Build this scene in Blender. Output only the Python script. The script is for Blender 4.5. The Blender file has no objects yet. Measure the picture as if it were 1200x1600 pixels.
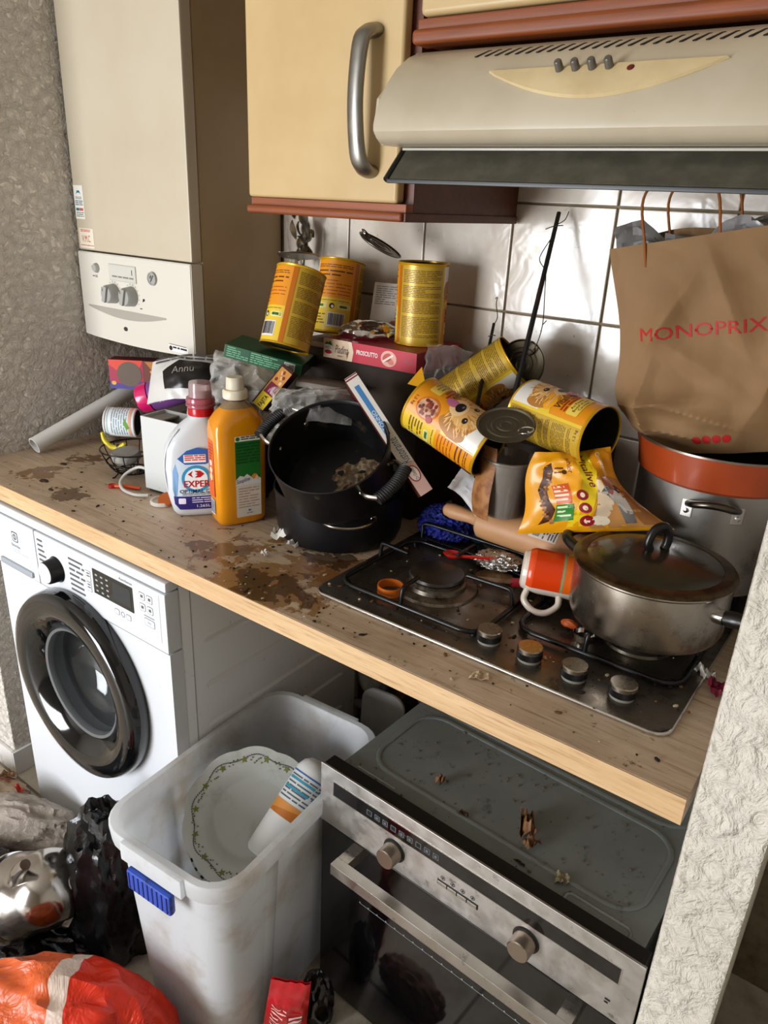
import bpy, bmesh, math, random
from mathutils import Vector, Matrix, Euler, noise

scene = bpy.context.scene
COL = scene.collection
PI = math.pi

# ------------------------------------------------------------------ camera
def look_basis(yaw, pitch, roll):
    cy, sy, cp, sp = math.cos(yaw), math.sin(yaw), math.cos(pitch), math.sin(pitch)
    f = Vector((-sy*cp, cy*cp, sp)); r = Vector((cy, sy, 0)); u = r.cross(f)
    c, s = math.cos(roll), math.sin(roll)
    return c*r + s*u, -s*r + c*u, f
cam_data = bpy.data.cameras.new('camera')
cam = bpy.data.objects.new('camera', cam_data); COL.objects.link(cam)
_r, _u, _f = look_basis(0.6197, -0.3927, 0.048)
_m = Matrix((_r, _u, -_f)).transposed().to_4x4(); _m.translation = (2.4074, -0.7371, 1.5003)
cam.matrix_world = _m
cam_data.sensor_fit = 'VERTICAL'; cam_data.sensor_height = 32.0; cam_data.sensor_width = 24.0
cam_data.lens = 1167.67/1600*32.0
cam_data.clip_start = 0.02
scene.camera = cam

# ------------------------------------------------------------------ world, window light, exposure
world = bpy.data.worlds.new('overcast'); scene.world = world; world.use_nodes = True
world.node_tree.nodes['Background'].inputs[0].default_value = (0.80, 0.88, 1.0, 1)
world.node_tree.nodes['Background'].inputs[1].default_value = 1.0
WIN = dict(x=0.55, z=0.98, w=1.2, h=1.75, y=-3.0)
ld = bpy.data.lights.new('window_daylight', 'AREA'); ld.shape = 'RECTANGLE'; ld.size = WIN['w']; ld.size_y = WIN['h']
ld.energy = 115; ld.color = (0.93, 0.96, 1.0)
lo = bpy.data.objects.new('window_daylight', ld); COL.objects.link(lo)
lo.location = (WIN['x'], WIN['y']+0.01, WIN['z']); lo.rotation_euler = (PI/2, 0, 0)
vs = scene.view_settings
vs.view_transform = 'Standard'; vs.look = 'None'; vs.gamma = 1.0; vs.use_curve_mapping = False
vs.exposure = 0.28

# ------------------------------------------------------------------ colour and materials
def lin(h):
    if isinstance(h, str):
        h = h.lstrip('#'); v = [int(h[i:i+2], 16)/255 for i in (0, 2, 4)]
    else: v = list(h)
    return tuple(c/12.92 if c <= .04045 else ((c+.055)/1.055)**2.4 for c in v) + (1,)
class NT:
    """tiny node-tree helper"""
    def __init__(s, m):
        m.use_nodes = True; s.t = m.node_tree; s.t.nodes.clear()
        s.out = s.n('ShaderNodeOutputMaterial'); s.b = s.n('ShaderNodeBsdfPrincipled')
        s.t.links.new(s.b.outputs[0], s.out.inputs[0]); s.tc = None
    def n(s, ty, **kw):
        nd = s.t.nodes.new(ty)
        for k, v in kw.items(): setattr(nd, k, v)
        return nd
    def link(s, a, b): s.t.links.new(a, b)
    def inp(s, nd, i, v):
        if hasattr(v, 'is_output'): s.link(v, nd.inputs[i])
        else: nd.inputs[i].default_value = v
    def obj(s, kind='Object'):
        if not s.tc: s.tc = s.n('ShaderNodeTexCoord')
        return s.tc.outputs[kind]
    def mapv(s, scale=(1,1,1), loc=(0,0,0), rot=(0,0,0), vec=None):
        m = s.n('ShaderNodeMapping'); s.link(vec or s.obj(), m.inputs[0])
        m.inputs['Scale'].default_value = scale; m.inputs['Location'].default_value = loc; m.inputs['Rotation'].default_value = rot
        return m.outputs[0]
    def noise(s, scale, detail=3, rough=.5, vec=None, dist=0):
        n = s.n('ShaderNodeTexNoise'); s.link(vec or s.obj(), n.inputs['Vector'])
        n.inputs['Scale'].default_value = scale; n.inputs['Detail'].default_value = detail
        n.inputs['Roughness'].default_value = rough; n.inputs['Distortion'].default_value = dist
        return n.outputs[0]
    def voro(s, scale, feat='F1', vec=None):
        n = s.n('ShaderNodeTexVoronoi'); n.feature = feat; s.link(vec or s.obj(), n.inputs['Vector']); n.inputs['Scale'].default_value = scale
        return n.outputs['Distance']
    def ramp(s, v, lo, hi, a=0., b=1.):
        n = s.n('ShaderNodeMapRange'); s.link(v, n.inputs[0]); n.inputs[1].default_value = lo; n.inputs[2].default_value = hi
        n.inputs[3].default_value = a; n.inputs[4].default_value = b; n.clamp = True
        return n.outputs[0]
    def math(s, op, a, b=0.):
        n = s.n('ShaderNodeMath'); n.operation = op; s.inp(n, 0, a); s.inp(n, 1, b); return n.outputs[0]
    def mix(s, f, a, b):
        n = s.n('ShaderNodeMix'); n.data_type = 'RGBA'; s.inp(n, 0, f); s.inp(n, 6, a); s.inp(n, 7, b); return n.outputs[2]
    def sep(s, vec=None):
        n = s.n('ShaderNodeSeparateXYZ'); s.link(vec or s.obj(), n.inputs[0]); return n.outputs
    def dist(s, p, vec=None):
        n = s.n('ShaderNodeVectorMath'); n.operation = 'DISTANCE'; s.link(vec or s.obj(), n.inputs[0]); n.inputs[1].default_value = p
        return n.outputs['Value']
    def bump(s, h, strength=.5, distance=.002):
        n = s.n('ShaderNodeBump'); n.inputs['Strength'].default_value = strength; n.inputs['Distance'].default_value = distance
        s.link(h, n.inputs['Height']); s.link(n.outputs[0], s.b.inputs['Normal'])
    def set(s, **kw):
        for k, v in kw.items(): s.inp(s.b, k, v)
MATS = {}
def M(name, col, rough=.5, metal=0., var=None, dirt=None, bump=None, trans=0., alpha=1., coat=0., ior=1.45, spec=.5, rvar=None, emit=None):
    """var=(colour, scale, lo, hi); dirt=(colour, scale, lo, hi); bump=(scale, strength, distance)"""
    if name in MATS: return MATS[name]
    m = bpy.data.materials.new(name); t = NT(m); MATS[name] = m
    c = lin(col)
    if var: c = t.mix(t.ramp(t.noise(var[1], 4, .6), var[2], var[3]), c, lin(var[0]))
    if dirt: c = t.mix(t.ramp(t.noise(dirt[1], 6, .7), dirt[2], dirt[3]), c, lin(dirt[0]))
    t.set(**{'Base Color': c, 'Roughness': rough, 'Metallic': metal, 'IOR': ior, 'Specular IOR Level': spec})
    if rvar: t.set(Roughness=t.ramp(t.noise(rvar[0], 4, .6), .3, .7, rvar[1], rvar[2]))
    if trans: t.set(**{'Transmission Weight': trans})
    if alpha < 1: t.set(Alpha=alpha)
    if coat: t.set(**{'Coat Weight': coat, 'Coat Roughness': .08})
    if bump: t.bump(t.noise(bump[0], 4, .6), bump[1], bump[2])
    if emit: t.set(**{'Emission Color': lin(emit[0]), 'Emission Strength': emit[1]})
    return m
def flat(col, rough=.45, metal=0.): return M('flat_%s_%d_%d' % (col.strip('#'), int(rough*100), int(metal*100)), col, rough, metal)

# ------------------------------------------------------------------ meshes and objects
def link(o, parent=None):
    COL.objects.link(o)
    if parent is not None: o.parent = parent
    return o
def weighted_normals(me, angle=40):
    ca = math.cos(math.radians(angle)); pol = me.polygons; near = [[] for _ in me.vertices]; ns = [p.normal.copy() for p in pol]; ar = [p.area for p in pol]
    for p in pol:
        for v in p.vertices: near[v].append(p.index)
    out = []
    for p in pol:
        for v in p.vertices:
            s = Vector((0, 0, 0))
            for q in near[v]:
                if ns[q].dot(ns[p.index]) > ca: s += ns[q]*ar[q]
            out.append(tuple(s.normalized()) if s.length > 0 else tuple(ns[p.index]))
    me.normals_split_custom_set(out)
def mesh_obj(name, bm, mats, parent=None, smooth=True, angle=35, recalc=True, wn=False):
    if recalc: bmesh.ops.recalc_face_normals(bm, faces=bm.faces)
    me = bpy.data.meshes.new(name); bm.to_mesh(me); bm.free()
    for m in (mats if isinstance(mats, (list, tuple)) else [mats]): me.materials.append(m)
    if smooth:
        me.shade_smooth()
        if wn: weighted_normals(me)
        else: me.set_sharp_from_angle(angle=math.radians(angle))
    return link(bpy.data.objects.new(name, me), parent)
def tag(o, label, cat, group=None):
    o['label'] = label; o['category'] = cat
    if group: o['group'] = group
    return o
def thing(name, label, cat, loc=(0,0,0), rot=None, group=None):
    o = bpy.data.objects.new(name, None); o.empty_display_size = .05; link(o)
    if isinstance(rot, Matrix):
        m = rot.to_4x4(); m.translation = loc; o.matrix_world = m
    else:
        o.location = loc
        if rot is not None: o.rotation_euler = rot if hasattr(rot, '__len__') else (0, 0, rot)
    return tag(o, label, cat, group)
def struct(o): o['kind'] = 'structure'; return o
def place(o, loc, rot=None):
    if isinstance(rot, Matrix):
        m = rot.to_4x4(); m.translation = loc; o.matrix_world = m
    else:
        o.location = loc
        if rot is not None: o.rotation_euler = rot if hasattr(rot, '__len__') else (0, 0, rot)
    return o
def basis(z, xh=(1,0,0)):
    z = Vector(z).normalized(); x = Vector(xh); x = (x - z*x.dot(z)).normalized(); y = z.cross(x)
    return Matrix((x, y, z)).transposed()
def copy_tree(o, parent=None):
    c = o.copy(); COL.objects.link(c); c.parent = parent
    for ch in list(o.children): copy_tree(ch, c)
    return c
def bm_box(bm, x0, x1, y0, y1, z0, z1, bevel=0., seg=2, mi=0, mat=None):
    r = bmesh.ops.create_cube(bm, size=1.0)
    vs = r['verts']
    for v in vs: v.co = Vector(((x0+x1)/2+v.co.x*(x1-x0), (y0+y1)/2+v.co.y*(y1-y0), (z0+z1)/2+v.co.z*(z1-z0)))
    fs = list({f for v in vs for f in v.link_faces})
    if bevel > 0:
        es = list({e for v in vs for e in v.link_edges})
        rr = bmesh.ops.bevel(bm, geom=es, offset=bevel, segments=seg, affect='EDGES', profile=.5)
        fs = list(set(rr['faces']) | {f for f in fs if f.is_valid}); vs = list({v for f in fs for v in f.verts})
    for f in fs: f.material_index = mi
    if mat is not None:
        for v in vs: v.co = mat @ v.co
    return vs
def box(name, d, mat, parent=None, bevel=.002, seg=2):
    bm = bmesh.new(); bm_box(bm, *d, bevel=bevel, seg=seg)
    return mesh_obj(name, bm, mat, parent, wn=True)
def bm_lathe(bm, prof, seg=40, mat=None, mi=0, close=False, a0=0, a1=2*PI):
    full = abs(a1-a0-2*PI) < 1e-6; n = seg if full else seg+1
    rings = []
    for r, z in prof:
        if r < 1e-7: rings.append([bm.verts.new((0, 0, z))])
        else: rings.append([bm.verts.new((r*math.cos(a0+(a1-a0)*i/seg), r*math.sin(a0+(a1-a0)*i/seg), z)) for i in range(n)])
    pairs = list(zip(rings, rings[1:])) + ([(rings[-1], rings[0])] if close else [])
    for a, b in pairs:
        for i in range(seg):
            j = (i+1) % n
            if len(a) == 1 and len(b) == 1: continue
            if len(a) == 1: f = bm.faces.new((a[0], b[j], b[i]))
            elif len(b) == 1: f = bm.faces.new((a[i], a[j], b[0]))
            else: f = bm.faces.new((a[i], a[j], b[j], b[i]))
            f.material_index = mi
    vs = [v for r in rings for v in r]
    if mat is not None:
        for v in vs: v.co = mat @ v.co
    return vs
def lathe(name, prof, mat, parent=None, seg=40, m=None, close=False, angle=35):
    bm = bmesh.new(); bm_lathe(bm, prof, seg, m, close=close)
    return mesh_obj(name, bm, mat, parent, angle=angle)
def smooth_path(pts, n=6, closed=False):
    P = [Vector(p) for p in pts]; out = []; N = len(P); rng = N if closed else N-1
    for i in range(rng):
        p0 = P[(i-1) % N] if (closed or i > 0) else P[0]; p1 = P[i]; p2 = P[(i+1) % N]; p3 = P[(i+2) % N] if (closed or i < N-2) else P[-1]
        for k in range(n):
            t = k/n
            out.append(.5*((2*p1)+(-p0+p2)*t+(2*p0-5*p1+4*p2-p3)*t*t+(-p0+3*p1-3*p2+p3)*t*t*t))
    if not closed: out.append(P[-1])
    return out
def bm_tube(bm, pts, r, seg=8, closed=False, mi=0, flat=1.0, up=None):
    P = [Vector(p) for p in pts]; n = len(P); rings = []; prev = None
    for i, p in enumerate(P):
        if closed: t = P[(i+1) % n] - P[i-1]
        else: t = (P[min(i+1, n-1)] - P[max(i-1, 0)])
        if t.length < 1e-9: t = Vector((0, 0, 1))
        t.normalize()
        if prev is None:
            a = Vector(up) if up else (Vector((0, 0, 1)) if abs(t.z) < .9 else Vector((1, 0, 0)))
        else: a = prev
        x = (a - t*a.dot(t)).normalized(); y = t.cross(x); prev = x
        rr = r[i] if isinstance(r, (list, tuple)) else r
        rings.append([bm.verts.new(p + x*rr*math.cos(2*PI*k/seg) + y*rr*flat*math.sin(2*PI*k/seg)) for k in range(seg)])
    for i in range(n if closed else n-1):
        a, b = rings[i], rings[(i+1) % n]
        for k in range(seg):
            f = bm.faces.new((a[k], a[(k+1) % seg], b[(k+1) % seg], b[k])); f.material_index = mi
    if not closed:
        for ring in (rings[0][::-1], rings[-1]):
            f = bm.faces.new(ring); f.material_index = mi
def tube(name, pts, r, mat, parent=None, seg=8, closed=False, smooth=0, flat=1.0, up=None):
    if smooth: pts = smooth_path(pts, smooth, closed)
    if isinstance(r, (list, tuple)) and len(r) != len(pts):
        r0 = r; m = len(pts)-1; r = []
        for i in range(m+1):
            q = i/m*(len(r0)-1); k = min(int(q), len(r0)-2); r.append(r0[k]+(r0[k+1]-r0[k])*(q-k))
    bm = bmesh.new(); bm_tube(bm, pts, r, seg, closed, flat=flat, up=up)
    return mesh_obj(name, bm, mat, parent, angle=50)
def bm_prism(bm, poly, h0, h1, mat=None, mi=0):
    """polygon in xy extruded from z=h0 to h1"""
    a = [bm.verts.new((x, y, h0)) for x, y in poly]; b = [bm.verts.new((x, y, h1)) for x, y in poly]
    fs = [bm.faces.new(a[::-1]), bm.faces.new(b)]
    n = len(poly)
    for i in range(n): fs.append(bm.faces.new((a[i], a[(i+1) % n], b[(i+1) % n], b[i])))
    for f in fs: f.material_index = mi
    if mat is not None:
        for v in a+b: v.co = mat @ v.co
    return a+b
def prism(name, poly, h0, h1, mat, parent=None, m=None, bevel=0.):
    bm = bmesh.new(); bm_prism(bm, poly, h0, h1, m)
    if bevel: bmesh.ops.bevel(bm, geom=bm.edges[:], offset=bevel, segments=2, affect='EDGES')
    return mesh_obj(name, bm, mat, parent, angle=30)
def rrect(x0, x1, y0, y1, r, n=5):
    out = []
    for cx, cy, a in ((x1-r, y1-r, 0), (x0+r, y1-r, PI/2), (x0+r, y0+r, PI), (x1-r, y0+r, 1.5*PI)):
        for i in range(n+1): out.append((cx+r*math.cos(a+PI/2*i/n), cy+r*math.sin(a+PI/2*i/n)))
    return out
def surf(name, F, nu, nv, mat, parent=None, thick=.0008, wrap=False, angle=60):
    """sheet F(u,v)->Vector with real thickness"""
    bm = bmesh.new(); P = [[Vector(F(i/nu, j/nv)) for j in range(nv+1)] for i in range(nu+(0 if wrap else 1))]
    n = len(P); top = []; bot = []
    for i in range(n):
        top.append([]); bot.append([])
        for j in range(nv+1):
            a = P[(i+1) % n][j] if (wrap or i < n-1) else P[i][j]; b = P[i-1][j] if (wrap or i > 0) else P[i][j]
            c = P[i][min(j+1, nv)]; d = P[i][max(j-1, 0)]
            nn = (a-b).cross(c-d); nn = nn.normalized() if nn.length > 1e-12 else Vector((0, 0, 1))
            top[-1].append(bm.verts.new(P[i][j]+nn*thick*.5)); bot[-1].append(bm.verts.new(P[i][j]-nn*thick*.5))
    for i in range(n if wrap else n-1):
        k = (i+1) % n
        for j in range(nv):
            bm.faces.new((top[i][j], top[k][j], top[k][j+1], top[i][j+1]))
            bm.faces.new((bot[i][j+1], bot[k][j+1], bot[k][j], bot[i][j]))
        bm.faces.new((top[i][0], bot[i][0], bot[k][0], top[k][0])); bm.faces.new((top[i][nv], top[k][nv], bot[k][nv], bot[i][nv]))
    if not wrap:
        for j in range(nv):
            bm.faces.new((top[0][j], top[0][j+1], bot[0][j+1], bot[0][j])); bm.faces.new((top[n-1][j+1], top[n-1][j], bot[n-1][j], bot[n-1][j+1]))
    return mesh_obj(name, bm, mat, parent, angle=angle, recalc=False)
def ridge(p, oct=3, seed=0.):
    v = 0; a = 1; q = Vector(p)+Vector((seed, seed*.7, -seed))
    for i in range(oct):
        v += a*(1-2*abs(noise.noise(q))); q = q*2.1+Vector((3.1, 1.7, 5.3)); a *= .5
    return v
def crumple(name, size, mat, parent=None, amp=.25, freq=2.2, seed=1., sub=4, floor=None, oct=3, shape=None, angle=25):
    """a crushed closed bag or wad: size=(rx,ry,rz), faceted by ridged noise; floor=local z it lies on"""
    bm = bmesh.new(); bmesh.ops.create_icosphere(bm, subdivisions=sub, radius=1)
    for v in bm.verts:
        n = v.co.normalized(); k = 1+amp*ridge(n*freq, oct, seed)
        q = Vector((n.x*size[0]*k, n.y*size[1]*k, n.z*size[2]*k))
        if shape: q = shape(q, n)
        if floor is not None and q.z < floor: q.z = floor + .0006*random.random()
        v.co = q
    return mesh_obj(name, bm, mat, parent, angle=angle)

# ------------------------------------------------------------------ flat print: polygons and lettering mapped on a surface
_font = {}
def text_tris(s, shear=0., bold=0.):
    k = (s, shear, bold)
    if k in _font: return _font[k]
    cu = bpy.data.curves.new('lettering', 'FONT'); cu.body = s; cu.size = 1; cu.resolution_u = 2; cu.shear = shear; cu.offset = bold
    ob = bpy.data.objects.new('lettering', cu); me = bpy.data.meshes.new_from_object(ob)
    vs = [(v.co.x, v.co.y) for v in me.vertices]; fs = [tuple(p.vertices) for p in me.polygons]
    bpy.data.objects.remove(ob); bpy.data.curves.remove(cu); bpy.data.meshes.remove(me)
    _font[k] = (vs, fs); return _font[k]
class Print:
    def __init__(s, seed=1): s.items = []; s.rnd = random.Random(seed)
    def poly(s, pts, mat, layer=0): s.items.append(([tuple(p) for p in pts], [tuple(range(len(pts)))], mat, layer)); return s
    def rect(s, x0, x1, y0, y1, mat, layer=0, r=0): return s.poly(rrect(x0, x1, y0, y1, r, 3) if r else [(x0, y0), (x1, y0), (x1, y1), (x0, y1)], mat, layer)
    def ell(s, cx, cy, rx, ry, mat, layer=0, n=20, rot=0.):
        c, q = math.cos(rot), math.sin(rot)
        return s.poly([(cx+c*rx*math.cos(2*PI*i/n)-q*ry*math.sin(2*PI*i/n), cy+q*rx*math.cos(2*PI*i/n)+c*ry*math.sin(2*PI*i/n)) for i in range(n)], mat, layer)
    def ring(s, cx, cy, r, w, mat, layer=0, n=24, a0=0., a1=2*PI):
        for i in range(n):
            a, b = a0+(a1-a0)*i/n, a0+(a1-a0)*(i+1)/n
            s.poly([(cx+r*math.cos(a), cy+r*math.sin(a)), (cx+r*math.cos(b), cy+r*math.sin(b)), (cx+(r-w)*math.cos(b), cy+(r-w)*math.sin(b)), (cx+(r-w)*math.cos(a), cy+(r-w)*math.sin(a))], mat, layer)
        return s
    def text(s, t, cx, cy, mat, h=None, w=None, rot=0., layer=1, shear=0., bold=0.):
        vs, fs = text_tris(t, shear, bold)
        if not vs: return s
        x0 = min(v[0] for v in vs); x1 = max(v[0] for v in vs); y0 = min(v[1] for v in vs); y1 = max(v[1] for v in vs)
        kx = w/(x1-x0) if w else None; ky = h/(y1-y0) if h else None
        kx = kx or ky; ky = ky or kx; c, q = math.cos(rot), math.sin(rot); out = []
        for x, y in vs:
            a, b = (x-(x0+x1)/2)*kx, (y-(y0+y1)/2)*ky; out.append((cx+c*a-q*b, cy+q*a+c*b))
        s.items.append((out, fs, mat, layer)); return s
    def micro(s, x0, x1, y0, y1, pitch, mat, layer=1, ink=.5, rot=None, fill=.86):
        """lines of print too small to read, as broken dashes"""
        y = y1
        while y-pitch*ink > y0:
            x = x0; end = x1 if s.rnd.random() < .8 else x0+(x1-x0)*s.rnd.uniform(.4, .95)
            while x < end:
                l = min(s.rnd.uniform(1.2, 5)*pitch, end-x)
                if l > pitch*.4:
                    P = [(x, y-pitch*ink), (x+l, y-pitch*ink), (x+l, y), (x, y)]
                    if rot:
                        c, q = math.cos(rot[2]), math.sin(rot[2]); P = [(rot[0]+c*(a-rot[0])-q*(b-rot[1]), rot[1]+q*(a-rot[0])+c*(b-rot[1])) for a, b in P]
                    s.poly(P, mat, layer)
                x += l+pitch*.45
            y -= pitch
        return s
    def barcode(s, x0, x1, y0, y1, white, black, layer=1, vertical=False):
        s.rect(x0, x1, y0, y1, white, layer); m = .06*(x1-x0); x = x0+m
        u = (x1-x0-2*m)/60
        while x < x1-m:
            w = u*s.rnd.choice((1, 1, 2, 3)); s.rect(x, min(x+w, x1-m), y0+m*1.6, y1-m, black, layer+1); x += w+u*s.rnd.choice((1, 1, 2))
        return s
    def build(s, name, parent, F, step=None, ystep=None, lift=.00022):
        mats = []; V = []; FA = []; MI = []
        for vs, fs, mat, layer in s.items:
            bm = bmesh.new(); bv = [bm.verts.new((x, y, 0)) for x, y in vs]
            for f in fs:
                try: bm.faces.new([bv[i] for i in f])
                except ValueError: pass
            for st, ax in ((step, 0), (ystep, 1)):
                if st:
                    c = [v[ax] for v in vs]; k = math.floor(min(c)/st)+1
                    while k*st < max(c):
                        p = [0, 0, 0]; p[ax] = k*st; nn = [0, 0, 0]; nn[ax] = 1
                        bmesh.ops.bisect_plane(bm, geom=bm.verts[:]+bm.edges[:]+bm.faces[:], plane_co=p, plane_no=nn); k += 1
            bmesh.ops.triangulate(bm, faces=[f for f in bm.faces if len(f.verts) > 4])
            if mat not in mats: mats.append(mat)
            o = len(V); bm.verts.index_update()
            for v in bm.verts: V.append(F(v.co.x, v.co.y, lift*(layer+1)))
            for f in bm.faces: FA.append([o+v.index for v in f.verts]); MI.append(mats.index(mat))
            bm.free()
        me = bpy.data.meshes.new(name); me.from_pydata([tuple(v) for v in V], [], FA)
        for m in mats: me.materials.append(m)
        me.polygons.foreach_set('material_index', MI); me.shade_smooth() if step else None
        return link(bpy.data.objects.new(name, me), parent)
def onplane(o, U, V):
    o, U, V = Vector(o), Vector(U).normalized(), Vector(V).normalized(); N = U.cross(V)
    return lambda x, y, d: o+U*x+V*y+N*d
def oncyl(R, z0=0., a0=0.):
    return lambda x, y, d: Vector(((R+d)*math.cos(a0+x/R), (R+d)*math.sin(a0+x/R), z0+y))
# ------------------------------------------------------------------ shared materials
WHITE = M('white_enamel', '#e9e9ea', .32, dirt=('#b9b4a8', 9, .60, .85))
STEEL = M('brushed_steel', '#b9b3aa', .30, 1.0, rvar=(40, .22, .42))
CHROME = M('chrome', '#d8d8d8', .12, 1.0)
BLACKP = M('black_plastic', '#141414', .38)
BLACKM = M('black_enamel', '#0d0d0e', .28, rvar=(30, .2, .5))
GLASSB = M('black_glass', '#060607', .06, coat=.5)
INK = flat('#151313', .5); INKR = flat('#b3201c', .5); PAPER = flat('#e8e4da', .6); GREYINK = flat('#77756f', .6)

def stucco(name, col, scale, strength, dist, col2, lo=.38, hi=.62):
    m = bpy.data.materials.new(name); t = NT(m)
    a = t.noise(scale, 5, .62, dist=.6); b = t.noise(scale*.33, 3, .5, dist=1.2)
    h = t.math('ADD', t.ramp(a, lo, hi), t.math('MULTIPLY', t.ramp(b, .35, .65), .8))
    t.set(**{'Base Color': t.mix(t.ramp(t.noise(3, 4), .35, .7), lin(col), lin(col2)), 'Roughness': .82})
    t.bump(h, strength, dist); return m
STUCCO_L = stucco('stucco_left', '#ece5da', 52, .9, .009, '#ddd5ca')
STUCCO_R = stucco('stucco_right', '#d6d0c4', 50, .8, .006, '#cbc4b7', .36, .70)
PAINT = M('wall_paint', '#b8b0a5', .8); CEIL = M('ceiling_paint', '#bab4aa', .85)
def floor_mat():
    m = bpy.data.materials.new('floor_tiles'); t = NT(m)
    b = t.n('ShaderNodeTexBrick'); b.offset = 0; t.link(t.mapv((1, 1, 1)), b.inputs['Vector'])
    b.inputs['Scale'].default_value = 1; b.inputs['Brick Width'].default_value = .33; b.inputs['Row Height'].default_value = .33; b.inputs['Mortar Size'].default_value = .004
    b.inputs['Color1'].default_value = lin('#d0c7b8'); b.inputs['Color2'].default_value = lin('#c8beae'); b.inputs['Mortar'].default_value = lin('#6d655a')
    c = t.mix(t.ramp(t.noise(14, 6, .7), .45, .7), b.outputs[0], lin('#a3937c'))
    t.set(**{'Base Color': c, 'Roughness': .5}); return m
XL, YB = .6747, .636
struct(box('floor', (-1.3, 3.7, -3.15, YB+.1, -.05, 0), floor_mat(), bevel=0))
struct(box('ceiling', (-1.3, 3.7, -3.15, YB+.1, 2.45, 2.5), CEIL, bevel=0))
struct(box('wall_left', (XL-.12, XL, .012, YB, 0, 2.45), STUCCO_L, bevel=.004))
struct(box('wall_right', (2.3275, 2.403, -.05, YB, 0, 2.45), STUCCO_R, bevel=.006))
struct(box('wall_far_left', (-1.4, -1.3, -3.15, YB+.1, 0, 2.45), PAINT, bevel=0))
struct(box('wall_far_right', (3.7, 3.8, -3.15, YB+.1, 0, 2.45), M('wall_pale', '#cfc9be', .8), bevel=0))
bm = bmesh.new(); w = WIN; x0, x1, z0, z1 = w['x']-w['w']/2, w['x']+w['w']/2, w['z']-w['h']/2, w['z']+w['h']/2
for d in ((-1.3, x0, 0, 2.45), (x1, 3.7, 0, 2.45), (x0, x1, 0, z0), (x0, x1, z1, 2.45)):
    bm_box(bm, d[0], d[1], -3.15, -3.0, d[2], d[3])
struct(mesh_obj('wall_front', bm, PAINT, smooth=False))
bm = bmesh.new()
for d in ((x0, x0+.05, z0, z1), (x1-.05, x1, z0, z1), (x0, x1, z0, z0+.05), (x0, x1, z1-.05, z1)): bm_box(bm, d[0], d[1], -3.12, -3.06, d[2], d[3], bevel=.003)
win = struct(mesh_obj('window_1', bm, flat('#e6e6e4', .4)))
box('pane', (x0+.05, x1-.05, -3.095, -3.09, z0+.05, z1-.05), M('window_glass', '#ffffff', .0, trans=1), win, bevel=0)

# tiled back wall: every tile its own piece on the grout bed
GROUT = M('grout', '#8d8068', .9, var=('#6b5d48', 25, .4, .7))
wb = struct(box('wall_back', (XL-.12, 3.7, YB+.004, YB+.12, 0, 2.45), GROUT, bevel=0))
struct(box('wall_back_left', (-1.3, XL-.12, YB+.004, YB+.12, 0, 2.45), PAINT, bevel=0))
def tile_mat():
    m = bpy.data.materials.new('glazed_tile'); t = NT(m)
    geo = t.n('ShaderNodeNewGeometry').outputs['Position']; gl = t.noise(11, 3, .5, geo, .5)
    c = t.mix(t.ramp(t.noise(4.5, 5, .65, geo), .45, .72), lin('#cfc5b8'), lin('#b9aa97'))
    c = t.mix(t.ramp(t.noise(55, 4, .7, geo), .66, .74), c, lin('#8c7a62'))
    t.set(**{'Base Color': c, 'Roughness': t.ramp(t.noise(7, 4, .5, geo), .3, .7, .12, .30), 'Specular IOR Level': .65})
    t.bump(gl, .30, .006); return m
TILE = tile_mat()
rnd = random.Random(4)
bm = bmesh.new(); bm_box(bm, -.0982, .0982, -.004, .004, -.0982, .0982, bevel=.0022, seg=2)
tile0 = mesh_obj('tile', bm, TILE, wb, wn=True); tile_me = tile0.data; first = True
for i in range(-1, 6):
    for j in range(0, 4):
        cx, cz = 1.298+.2*i+.1, .81+.2*j+.2
        if cx+.1 > 2.33: continue
        o = tile0 if first else link(bpy.data.objects.new('tile', tile_me), wb); first = False
        o.location = (cx, YB+.002, cz); o.rotation_euler = (rnd.uniform(-.004, .004), 0, rnd.uniform(-.004, .004))
# skirting tiles on the left wall's end
SK = M('skirting_tile', '#d5d3cf', .25, dirt=('#8a7c68', 14, .58, .75))
bb = struct(box('baseboard_left', (XL-.12, XL, .002, .0118, 0, .075), SK, bevel=.002))
box('tile', (XL+.0005, XL+.0095, .002, .30, 0, .075), SK, bb, bevel=.002)

# ------------------------------------------------------------------ worktop
def oak(name, a, b, c, stains=None, rough=.45, dirty=0.):
    m = bpy.data.materials.new(name); t = NT(m)
    v = t.mapv((1.6, 26, 26)); g = t.noise(3.0, 6, .65, v, .4); g2 = t.noise(16, 4, .6, t.mapv((.9, 16, 16)))
    col = t.mix(t.ramp(g, .32, .70), lin(a), lin(b)); col = t.mix(t.ramp(g2, .52, .72), col, lin(c))
    r = rough
    if dirty:
        col = t.mix(t.math('MULTIPLY', t.ramp(t.noise(6, 6, .7), .42, .68), dirty), col, lin('#7a6650'))
        col = t.mix(t.ramp(t.noise(42, 5, .75), .62, .70), col, lin('#3c2a1a'))
    if stains:
        rr = None
        for (p, rad, hexc, sc, k) in stains:
            d = t.dist(p); n = t.noise(sc, 6, .62, dist=.5)
            s = t.math('SUBTRACT', t.math('MULTIPLY', n, 1.6), t.math('MULTIPLY', d, 1.0/rad))
            msk = t.ramp(s, k, k+.05); col = t.mix(t.math('MULTIPLY', msk, .8), col, lin(hexc)); rr = msk if rr is None else t.math('MAXIMUM', rr, msk)
        r = t.ramp(rr, 0, 1, rough, .2)
    t.set(**{'Base Color': col, 'Roughness': r}); t.bump(g, .15, .001); return m
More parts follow.
